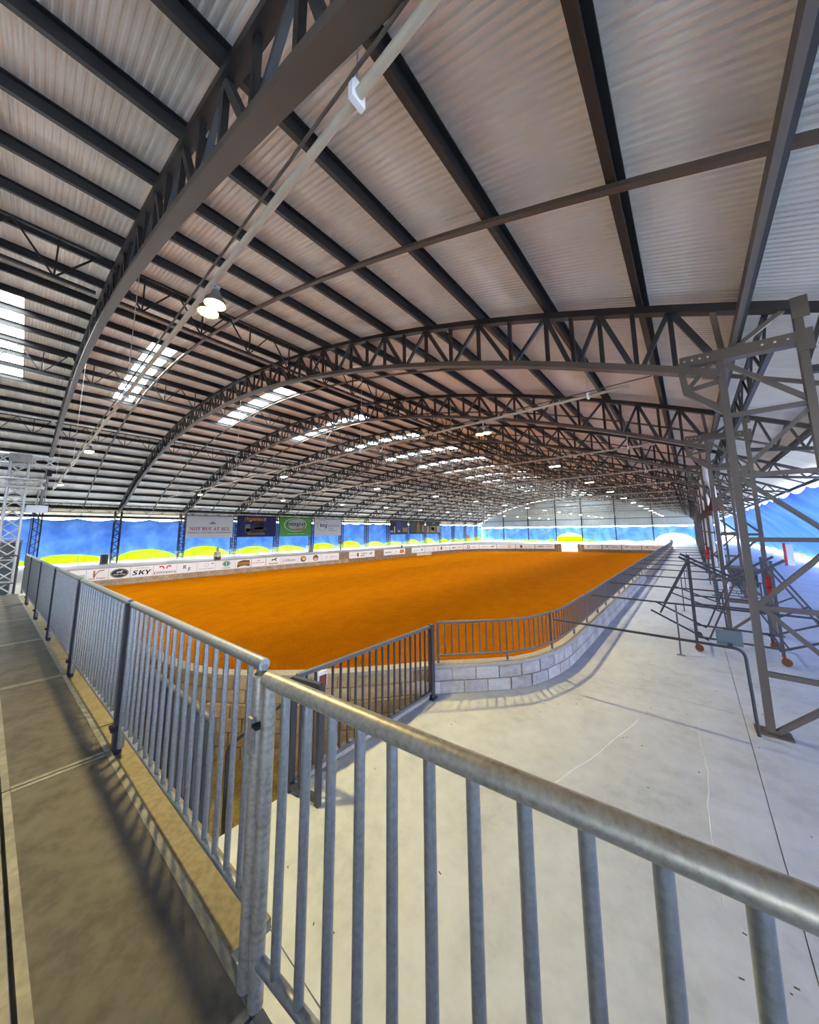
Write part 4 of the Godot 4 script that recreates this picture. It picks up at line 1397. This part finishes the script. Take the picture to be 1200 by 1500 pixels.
# ---------------------------------------------------------------- right aisle
func guard_pipes():
	var zs := [-6.42, -9.35, -11.85, -14.3, -16.8, -19.2, -21.7, -24.3, -27.2, -30.2, -33.6, -37.5]
	for k in zs.size():
		var z: float = zs[k]
		var end := 0.4 if k == 0 else 1.6 if k in [1, 3] else 0.45 if k % 2 == 0 else 1.3
		var o = thing("guard_pipe", "thin steel guard pipe across the right aisle, %s from the stage" % ORD[k], "pipe", Vector3(-2.0, 0, z), "guard pipes across the right aisle")
		put(o, "pipe", tube(bent([Vector3(-0.05, 1.05, 0), Vector3(end + 2.0, 1.05, 0), Vector3(end + 2.03, 0.0, 0)], 0.12), 0.019), M.pipe_steel)
		if k in [1, 3, 5, 7, 9]:
			pipe(o, "prop", Vector3(-0.4, 1.05, z), Vector3(-0.4, 0.0, z), 0.016, M.fence_steel)
			block(o, "foot_plate", Vector3(-0.4, 0.006, z), Vector3(0.14, 0.012, 0.08), M.zinc)
	var p = thing("grey_plate", "small grey plate fixed to the first guard pipe", "plate", Vector3(0.26, 1.06, -6.62))
	block(p, "plate", Vector3(0.27, 1.14, -6.57), Vector3(0.27, 0.2, 0.015), M.plate_grey)
	block(p, "clamp", Vector3(0.27, 1.05, -6.59), Vector3(0.05, 0.05, 0.06), M.pipe_steel)
	# more light tubing farther down the aisle
	for k in 6:
		var z := -15.2 - (k if k == 0 else k + 1) * BAY
		var o = thing("tube_trestle", "slender tube trestle between the right columns, %s from the stage" % ORD[k], "trestle", Vector3(1.0, 0, z), "tube trestles between the columns")
		put(o, "frame", tube(bent([Vector3(-0.5, 0, 0), Vector3(-0.5, 1.0, 0), Vector3(0.5, 1.0, 0), Vector3(0.5, 0, 0)], 0.12), 0.02), M.pipe_steel)
		put(o, "frame", tube(bent([Vector3(-0.5, 0, -1.2), Vector3(-0.5, 1.0, -1.2), Vector3(0.5, 1.0, -1.2), Vector3(0.5, 0, -1.2)], 0.12), 0.02), M.pipe_steel)
		for e in [[-0.5, 0.9], [0.5, 0.9], [0.0, 0.5]]:
			pipe(o, "stretcher", Vector3(1.0 + e[0], e[1], z), Vector3(1.0 + e[0], e[1], z - 1.2), 0.016, M.pipe_steel)
		for e in [-0.5, 0.0, 0.5]:
			pipe(o, "tie", Vector3(1.0 - 0.5, 0.5, z + (e - 0.5) * 1.2), Vector3(1.5, 0.5, z + (e - 0.5) * 1.2), 0.014, M.pipe_steel)

func rack():
	var o = thing("rolling_rack", "dark steel rolling rack with sloping wings and rusty castors", "rack", Vector3(0.55, 0, -10.5))
	var m = M.pipe_steel
	var x0 := -0.12
	var x1 := 1.16
	var z0 := -9.9
	var z1 := -11.1
	for x in [x0, x1]:
		for z in [z0, z1]:
			bar(o, "upright", Vector3(x, 0.16, z), Vector3(x, 2.0, z), 0.05, 0.05, m, Vector3.BACK)
			var c = thing_part(o, "castor", Vector3(x, 0.075, z) - o.position)
			put(c, "wheel", lathe([Vector2(0.0, -0.025), Vector2(0.068, -0.025), Vector2(0.075, -0.01), Vector2(0.075, 0.01), Vector2(0.068, 0.025), Vector2(0.0, 0.025)], 18), M.rust, Transform3D(Basis(Vector3.RIGHT, PI / 2) * Basis(Vector3.BACK, 0.0), Vector3(0.03, 0.0, 0.02)))
			put(c, "fork", cube, M.rust, Transform3D(Basis.from_scale(Vector3(0.05, 0.07, 0.07)), Vector3(0, 0.08, 0)))
			put(c, "brake_lever", cube, M.zinc, along(Vector3(-0.02, 0.08, 0.03), Vector3(-0.14, 0.13, 0.05), 0.014, 0.014))
	for z in [z0, z1]:
		bar(o, "base_bar", Vector3(x0, 0.3, z), Vector3(x1, 0.3, z), 0.035, 0.035, m)
		bar(o, "middle_bar", Vector3(x0, 1.0, z), Vector3(x1, 1.0, z), 0.035, 0.035, m)
		bar(o, "top_slope", Vector3(x0 - 0.16, 2.02, z), Vector3(0.62, 1.52, z), 0.04, 0.05, m)
		bar(o, "top_slope", Vector3(0.62, 1.52, z), Vector3(x1 + 0.2, 2.02, z), 0.04, 0.05, m)
		bar(o, "inner_brace", Vector3(0.1, 0.3, z), Vector3(0.6, 1.52, z), 0.03, 0.03, m)
		bar(o, "inner_brace", Vector3(0.62, 1.52, z), Vector3(x1 + 0.1, 0.3, z), 0.03, 0.03, m)
		bar(o, "wing", Vector3(x0, 1.92, z), Vector3(x0 - 0.6, 0.72, z), 0.035, 0.035, m)
		bar(o, "wing", Vector3(x1, 1.92, z), Vector3(x1 + 0.72, 0.62, z), 0.035, 0.035, m)
		bar(o, "wing_foot", Vector3(x0 - 0.78, 0.76, z), Vector3(x0 + 0.2, 0.26, z), 0.035, 0.035, m)
		bar(o, "wing_foot", Vector3(x1 + 0.85, 0.68, z), Vector3(x1 - 0.05, 0.26, z), 0.035, 0.035, m)
		bar(o, "wing_strut", Vector3(x0 - 0.36, 1.2, z), Vector3(0.42, 0.86, z), 0.028, 0.028, m)
		bar(o, "wing_strut", Vector3(x1 + 0.42, 1.16, z), Vector3(x1, 0.9, z), 0.028, 0.028, m)
	for x in [x0, x1]:
		bar(o, "side_bar", Vector3(x, 0.3, z0), Vector3(x, 0.3, z1), 0.035, 0.035, m)
		bar(o, "side_bar", Vector3(x, 1.7, z0), Vector3(x, 1.7, z1), 0.035, 0.035, m)

func thing_part(parent, called: String, at: Vector3):
	var n := Node3D.new()
	n.name = called
	parent.add_child(n, true)
	n.position = at
	return n

# ---------------------------------------------------------------- lifting tower at the end of the stage
func box_truss(o, called: String, a: Vector3, b: Vector3, w: float, bays: int, m):
	var n := thing_part(o, called, Vector3.ZERO) as Node3D
	var t := along(a, b, 1, 1, Vector3.UP)
	var ux := t.basis.x.normalized()
	var uy := t.basis.y.normalized()
	var c := [ux * w / 2 + uy * w / 2, -ux * w / 2 + uy * w / 2, -ux * w / 2 - uy * w / 2, ux * w / 2 - uy * w / 2]
	for k in 4:
		pipe(n, "chord", a + c[k], b + c[k], 0.036, m)
		for i in bays:
			var p := a.lerp(b, float(i) / bays)
			var q := a.lerp(b, float(i + 1) / bays)
			var k2 := (k + 1) % 4
			if i % 2 == 0:
				pipe(n, "lacing", p + c[k], q + c[k2], 0.02, m)
			else:
				pipe(n, "lacing", p + c[k2], q + c[k], 0.02, m)
			if i > 0 and i % 2 == 0:
				pipe(n, "lacing", p + c[k], p + c[k2], 0.01, m)

func tower():
	var o = thing("truss_tower", "aluminium truss tower with crossing trusses at the end of the stage", "tower", Vector3(-17.2, LOW - 0.3, 0.2))
	box_truss(o, "mast", Vector3(-17.2, 0.4, 0.2), Vector3(-17.2, 5.3, 0.2), 0.4, 14, M.alu)
	box_truss(o, "boom", Vector3(-17.2, 5.14, -0.62), Vector3(-17.2, 5.14, 3.4), 0.3, 12, M.alu)
	box_truss(o, "boom", Vector3(-17.0, 4.34, -0.42), Vector3(-17.0, 4.34, 3.4), 0.26, 12, M.alu)
	block(o, "head_block", Vector3(-17.2, 5.18, 0.2), Vector3(0.5, 0.28, 0.5), M.zinc_warm)
	block(o, "base_plate", Vector3(-17.2, -0.13, 0.2), Vector3(0.9, 1.05, 0.9), M.zinc)
	var h = thing("chain_hoist", "grey chain hoist hanging from the end of the tower boom", "hoist", Vector3(-17.2, 3.1, -0.5))
	pipe(h, "chain", Vector3(-17.2, 3.62, -0.47), Vector3(-17.2, 5.0, -0.5), 0.014, M.zinc)
	pipe(h, "chain", Vector3(-17.2, 3.62, -0.3), Vector3(-17.2, 4.2, -0.32), 0.02, M.zinc_warm)
	block(h, "body", Vector3(-17.2, 3.5, -0.32), Vector3(0.2, 0.24, 0.5), M.alu, 0.1)
	block(h, "shackle", Vector3(-17.2, 4.78, -0.5), Vector3(0.12, 0.22, 0.12), M.rubber)
	pipe(h, "strap", Vector3(-17.2, 1.6, -0.22), Vector3(-17.2, 3.4, -0.24), 0.012, M.pipe_steel)
	pipe(h, "strap", Vector3(-17.2, 1.3, -0.38), Vector3(-17.2, 3.4, -0.4), 0.014, M.pipe_steel)
	var b = thing("equipment_case", "grey equipment case behind the truss tower", "case", Vector3(-18.05, LOW - 0.3, 0.25))
	block(b, "case", Vector3(-18.05, 0.85, 0.25), Vector3(0.6, 3.0, 0.7), M.plate_grey)
	block(b, "lid", Vector3(-18.05, 2.39, 0.25), Vector3(0.64, 0.08, 0.74), M.zinc)
	var r = thing("end_rail", "low dark railing closing the far end of the stage", "railing", Vector3(-14.75, LOW - 0.3, 0.0))
	put(r, "frame", tube(bent([Vector3(0, 0.0, -0.05), Vector3(0, 2.72, -0.05), Vector3(0, 2.72, 1.6), Vector3(0, 0.0, 1.6)], 0.06), 0.022), M.pipe_steel)
	for y in [1.45, 1.95]:
		pipe(r, "rail", Vector3(-14.75, y - 0.3 + LOW, -0.05), Vector3(-14.75, y - 0.3 + LOW, 1.6), 0.016, M.pipe_steel)

# ---------------------------------------------------------------- small things
func extinguisher(label: String, at: Vector3):
	var o = thing("fire_extinguisher", label, "fire extinguisher", at, "fire extinguishers on the right columns")
	put(o, "bottle", lathe([Vector2(0.0, 0.0), Vector2(0.085, 0.0), Vector2(0.09, 0.02), Vector2(0.09, 0.4), Vector2(0.07, 0.46), Vector2(0.025, 0.5), Vector2(0.022, 0.54), Vector2(0.0, 0.54)], 16), M.red)
	put(o, "valve", cube, M.black, Transform3D(Basis.from_scale(Vector3(0.05, 0.05, 0.13)), Vector3(0, 0.56, 0.02)))
	put(o, "hose", tube(bent([Vector3(0, 0.55, 0.06), Vector3(0.02, 0.5, 0.13), Vector3(0.03, 0.2, 0.1)], 0.05), 0.011, 6), M.rubber)
	put(o, "bracket", cube, M.black, Transform3D(Basis.from_scale(Vector3(0.19, 0.03, 0.19)), Vector3(0, 0.25, 0)))

func clutter():
	extinguisher("red fire extinguisher hung on the third lattice column", Vector3(1.37, 0.95, zt(2) + 0.2))
	extinguisher("red fire extinguisher hung on the fifth lattice column", Vector3(0.56, 1.1, zt(4) + 0.2))
	var b = thing("waste_bin", "dark green wheeled waste bin behind the third lattice column", "bin", Vector3(1.62, 0, -21.4))
	put(b, "tub", prism(rect(-0.42, 0.32, 0.42, -0.32), 0.1, 0.9), M.black)
	put(b, "lid", prism(rect(-0.45, 0.35, 0.45, -0.38), 0.9, 0.96), M.plate_grey)
	for x in [-0.36, 0.36]:
		put(b, "wheel", lathe([Vector2(0, -0.03), Vector2(0.1, -0.03), Vector2(0.1, 0.03), Vector2(0, 0.03)], 14), M.rubber, Transform3D(Basis(Vector3.BACK, PI / 2), Vector3(x, 0.1, -0.3)))
	var wb = thing("white_panel", "white standing panel with a red edge beneath the right tarp", "panel", Vector3(5.2, -0.1, -36.2))
	block(wb, "panel", Vector3(5.3, 0.75, -36.2), Vector3(0.36, 1.5, 0.1), M.board_white)
	block(wb, "red_edge", Vector3(5.04, 0.8, -36.15), Vector3(0.14, 1.6, 0.16), M.red)
	block(wb, "foot", Vector3(5.2, -0.07, -36.2), Vector3(0.7, 0.06, 0.4), M.plate_grey)
	for k in 11:
		var z := -30.0 - k * 4.6
		var x := 8.0 + 0.03 * k
		var warm := k in [0, 2, 5, 8]
		var o = thing("road_barrier", "%s plastic road barrier beyond the right tarp, %s from the right" % ["orange" if warm else "yellow", ORD[k]], "road barrier", Vector3(x, -0.1, z), "plastic road barriers outside at the right")
		var st := start()
		var prof := [Vector2(-0.3, 0), Vector2(-0.3, 0.2), Vector2(-0.12, 0.45), Vector2(-0.1, 0.95), Vector2(0.1, 0.95), Vector2(0.12, 0.45), Vector2(0.3, 0.2), Vector2(0.3, 0)]
		for i in prof.size():
			var p: Vector2 = prof[i]
			var q: Vector2 = prof[(i + 1) % prof.size()]
			var d := q - p
			quad(st, Vector3(p.x, p.y, -1.1), Vector3(q.x, q.y, -1.1), Vector3(q.x, q.y, 1.1), Vector3(p.x, p.y, 1.1), Vector3(-d.y, d.x, 0))
		for e in [-1.1, 1.1]:
			for tri_ in [[0, 1, 6], [0, 6, 7], [1, 2, 5], [1, 5, 6], [2, 3, 4], [2, 4, 5]]:
				var v := []
				for w in tri_:
					v.append(Vector3(prof[w].x, prof[w].y, e))
				tri(st, v[0], v[1], v[2], Vector3(0, 0, e))
		put(o, "body", st.commit(), M.orange if warm else M.yellow)
	for e in [["waste_drum", "dark waste drum behind the far wall, beside the second left column", Vector3(-44.6, LOW, zt(1) + 0.9), 0.34, 0.95], ["waste_drum", "dark waste drum behind the far wall, below the green banner", Vector3(-44.6, LOW, zt(5) + 0.9), 0.34, 0.95]]:
		var o = thing(e[0], e[1], "drum", e[2], "dark waste drums on the left walkway")
		put(o, "drum", lathe([Vector2(0, 0), Vector2(e[3], 0), Vector2(e[3], 0.3), Vector2(e[3] + 0.015, 0.32), Vector2(e[3], 0.34), Vector2(e[3], 0.62), Vector2(e[3] + 0.015, 0.64), Vector2(e[3], 0.66), Vector2(e[3], e[4]), Vector2(e[3] - 0.03, e[4]), Vector2(e[3] - 0.03, 0.1), Vector2(0, 0.1)], 18), M.black)
	var rb = thing("red_stall", "small red panel before the far left corner of the tarps", "panel", Vector3(-44.5, LOW, -76.0))
	block(rb, "panel", Vector3(-44.5, 1.1, -76.0), Vector3(0.1, 0.9, 1.3), M.red)
	for s in [-0.5, 0.5]:
		bar(rb, "leg", Vector3(-44.5, LOW, -76.0 + s), Vector3(-44.5, 1.5, -76.0 + s), 0.06, 0.06, M.steel, Vector3.BACK)
	var bo = thing("bollard", "short concrete bollard behind the pier of the far wall", "bollard", Vector3(-30.2, LOW, -33.9))
	put(bo, "shaft", lathe([Vector2(0, 0), Vector2(0.13, 0), Vector2(0.12, 1.1), Vector2(0.09, 1.2), Vector2(0, 1.22)], 14), M.plinth)

# ---------------------------------------------------------------- people
func capsule_sd(p: Vector3, a: Vector3, b: Vector3, ra: float, rb: float) -> float:
	var d := b - a
	var t := clampf((p - a).dot(d) / d.length_squared(), 0, 1)
	return p.distance_to(a + d * t) - lerpf(ra, rb, t)

func person_mesh(bones: Array, hair: Color, skin: Color, shirt: Color, trousers: Color, shoes: Color) -> ArrayMesh:
	# smooth union of tapered bones, meshed as surface nets; bones are [a, b, ra, rb, colour]
	var cell := 0.026
	var lo := Vector3(-0.42, -0.04, -0.32)
	var n := Vector3i(33, 73, 25)
	var val := PackedFloat32Array()
	val.resize((n.x + 1) * (n.y + 1) * (n.z + 1))
	var at := func(x: int, y: int, z: int) -> int:
		return (z * (n.y + 1) + y) * (n.x + 1) + x
	var field := func(p: Vector3) -> float:
		var s := 0.0
		for b in bones:
			var d := capsule_sd(p, b[0], b[1], b[2], b[3])
			if d < 0.16:
				s += exp(-d * 42.0)
		return 0.2 if s <= 1e-6 else -log(s) / 42.0
	for z in n.z + 1:
		for y in n.y + 1:
			for x in n.x + 1:
				val[at.call(x, y, z)] = field.call(lo + Vector3(x, y, z) * cell)
	var index := {}
	var verts := []
	for z in n.z:
		for y in n.y:
			for x in n.x:
				var c := []
				var neg := 0
				for k in 8:
					var v := val[at.call(x + (k & 1), y + ((k >> 1) & 1), z + (k >> 2))]
					c.append(v)
					if v < 0:
						neg += 1
				if neg == 0 or neg == 8:
					continue
				var sum := Vector3.ZERO
				var m := 0
				for k in 8:
					for axis in 3:
						var j: int = k | (1 << axis)
						if j != k and (c[k] < 0) != (c[j] < 0):
							var pk := Vector3(k & 1, (k >> 1) & 1, k >> 2)
							var pj := Vector3(j & 1, (j >> 1) & 1, j >> 2)
							sum += pk.lerp(pj, c[k] / (c[k] - c[j]))
							m += 1
				index[Vector3i(x, y, z)] = verts.size()
				verts.append(lo + (Vector3(x, y, z) + sum / m) * cell)
	var st := start()
	var nr := []
	var col := []
	for v in verts:
		var e := 0.012
		nr.append(Vector3(field.call(v + Vector3(e, 0, 0)) - field.call(v - Vector3(e, 0, 0)), field.call(v + Vector3(0, e, 0)) - field.call(v - Vector3(0, e, 0)), field.call(v + Vector3(0, 0, e)) - field.call(v - Vector3(0, 0, e))).normalized())
		var best := 1e9
		var pick := skin
		for b in bones:
			var d := capsule_sd(v, b[0], b[1], b[2], b[3])
			if d < best:
				best = d
				pick = [skin, shirt, trousers, shoes, hair][b[4]]
		col.append(pick.srgb_to_linear())
	var emit := func(q: Array, outward: Vector3):
		var o := [0, 1, 2, 0, 2, 3]
		var g: Vector3 = (verts[q[1]] - verts[q[0]]).cross(verts[q[2]] - verts[q[0]])
		if g.dot(outward) > 0:
			o = [0, 2, 1, 0, 3, 2]
		for k in o:
			st.set_color(col[q[k]])
			st.set_normal(nr[q[k]])
			st.add_vertex(verts[q[k]])
	for z in range(1, n.z):
		for y in range(1, n.y):
			for x in range(1, n.x):
				var v0 := val[at.call(x, y, z)]
				for axis in 3:
					var dd := Vector3i(1 if axis == 0 else 0, 1 if axis == 1 else 0, 1 if axis == 2 else 0)
					var v1 := val[at.call(x + dd.x, y + dd.y, z + dd.z)]
					if (v0 < 0) == (v1 < 0):
						continue
					var u := Vector3i(0, 1, 0) if axis == 0 else Vector3i(0, 0, 1) if axis == 1 else Vector3i(1, 0, 0)
					var w := Vector3i(0, 0, 1) if axis == 0 else Vector3i(1, 0, 0) if axis == 1 else Vector3i(0, 1, 0)
					var base := Vector3i(x, y, z)
					var q := []
					for cc in [base - u - w, base - w, base, base - u]:
						if index.has(cc):
							q.append(index[cc])
					if q.size() == 4:
						emit.call(q, Vector3(dd) * (1.0 if v0 < 0 else -1.0))
	return st.commit()

func people():
	var m := mat("person_cloth", Color.WHITE, 0.85)
	m.vertex_color_use_as_albedo = true
	var V := func(x, y, z): return Vector3(x, y, z)
	# colours: 0 skin, 1 shirt, 2 trousers, 3 shoes, 4 hair; +z is the way the person faces
	var base := [
		[V.call(0, 1.58, 0.0), V.call(0, 1.66, 0.01), 0.085, 0.09, 0], [V.call(0, 1.56, 0.07), V.call(0, 1.6, 0.095), 0.03, 0.02, 0], [V.call(0, 1.68, -0.03), V.call(0, 1.7, 0.01), 0.088, 0.084, 4], [V.call(0, 1.6, -0.05), V.call(0, 1.66, -0.05), 0.07, 0.075, 4],
		[V.call(0, 1.42, 0), V.call(0, 1.54, 0.0), 0.055, 0.052, 0],
		[V.call(-0.14, 1.36, 0), V.call(0.14, 1.36, 0), 0.085, 0.085, 1], [V.call(0, 1.3, 0.0), V.call(0, 1.05, 0.01), 0.135, 0.125, 1], [V.call(-0.06, 1.2, 0), V.call(0.06, 1.2, 0), 0.12, 0.12, 1], [V.call(-0.07, 0.96, 0), V.call(0.07, 0.96, 0), 0.115, 0.115, 2],
		[V.call(-0.095, 0.92, 0), V.call(-0.1, 0.5, 0.01), 0.088, 0.062, 2], [V.call(-0.1, 0.5, 0.01), V.call(-0.11, 0.1, -0.02), 0.06, 0.042, 2], [V.call(0.095, 0.92, 0), V.call(0.1, 0.5, 0.01), 0.088, 0.062, 2], [V.call(0.1, 0.5, 0.01), V.call(0.11, 0.1, -0.02), 0.06, 0.042, 2],
		[V.call(-0.11, 0.045, -0.03), V.call(-0.125, 0.035, 0.14), 0.045, 0.035, 3], [V.call(0.11, 0.045, -0.03), V.call(0.125, 0.035, 0.14), 0.045, 0.035, 3]]
	var down := [[V.call(-0.19, 1.36, 0), V.call(-0.25, 1.1, -0.01), 0.055, 0.043, 1], [V.call(-0.25, 1.1, -0.01), V.call(-0.25, 0.86, 0.06), 0.04, 0.03, 0], [V.call(0.19, 1.36, 0), V.call(0.25, 1.1, -0.01), 0.055, 0.043, 1], [V.call(0.25, 1.1, -0.01), V.call(0.25, 0.86, 0.06), 0.04, 0.03, 0]]
	var hands := []
	for s in [-1, 1]:
		hands.append([V.call(s * 0.25, 0.84, 0.065), V.call(s * 0.25, 0.79, 0.075), 0.028, 0.028, 0])
		for k in 4:
			hands.append([V.call(s * 0.25, 0.78, 0.055 + k * 0.016), V.call(s * 0.24, 0.7 + absf(k - 1.5) * 0.01, 0.065 + k * 0.015), 0.011, 0.009, 0])
		hands.append([V.call(s * 0.245, 0.82, 0.09), V.call(s * 0.235, 0.77, 0.115), 0.012, 0.01, 0])
	var skin := c8(176, 124, 96)
	var specs := [["person in a pale green shirt and dark trousers standing behind the far wall", Vector3(-30.6, LOW, -11.0), PI / 2, c8(34, 26, 26), c8(176, 184, 150), c8(74, 76, 92)], ["person in a dark red shirt standing beside a left column", Vector3(-44.9, LOW, zt(6) + 0.9), PI / 2 + 0.6, c8(60, 44, 36), c8(150, 40, 50), c8(120, 100, 84)], ["person in a dark jacket standing in the far right archway", Vector3(-3.0, SAND + 0.01, -80.0), 0.2, c8(30, 26, 26), c8(60, 60, 66), c8(40, 42, 50)]]
	for k in specs.size():
		var sp = specs[k]
		var o = thing("person", sp[0], "person", sp[1])
		put(o, "body", person_mesh(base + down + hands, sp[3], skin, sp[4], sp[5], c8(40, 36, 34)), m, Transform3D(Basis(Vector3.UP, sp[2]), Vector3.ZERO))
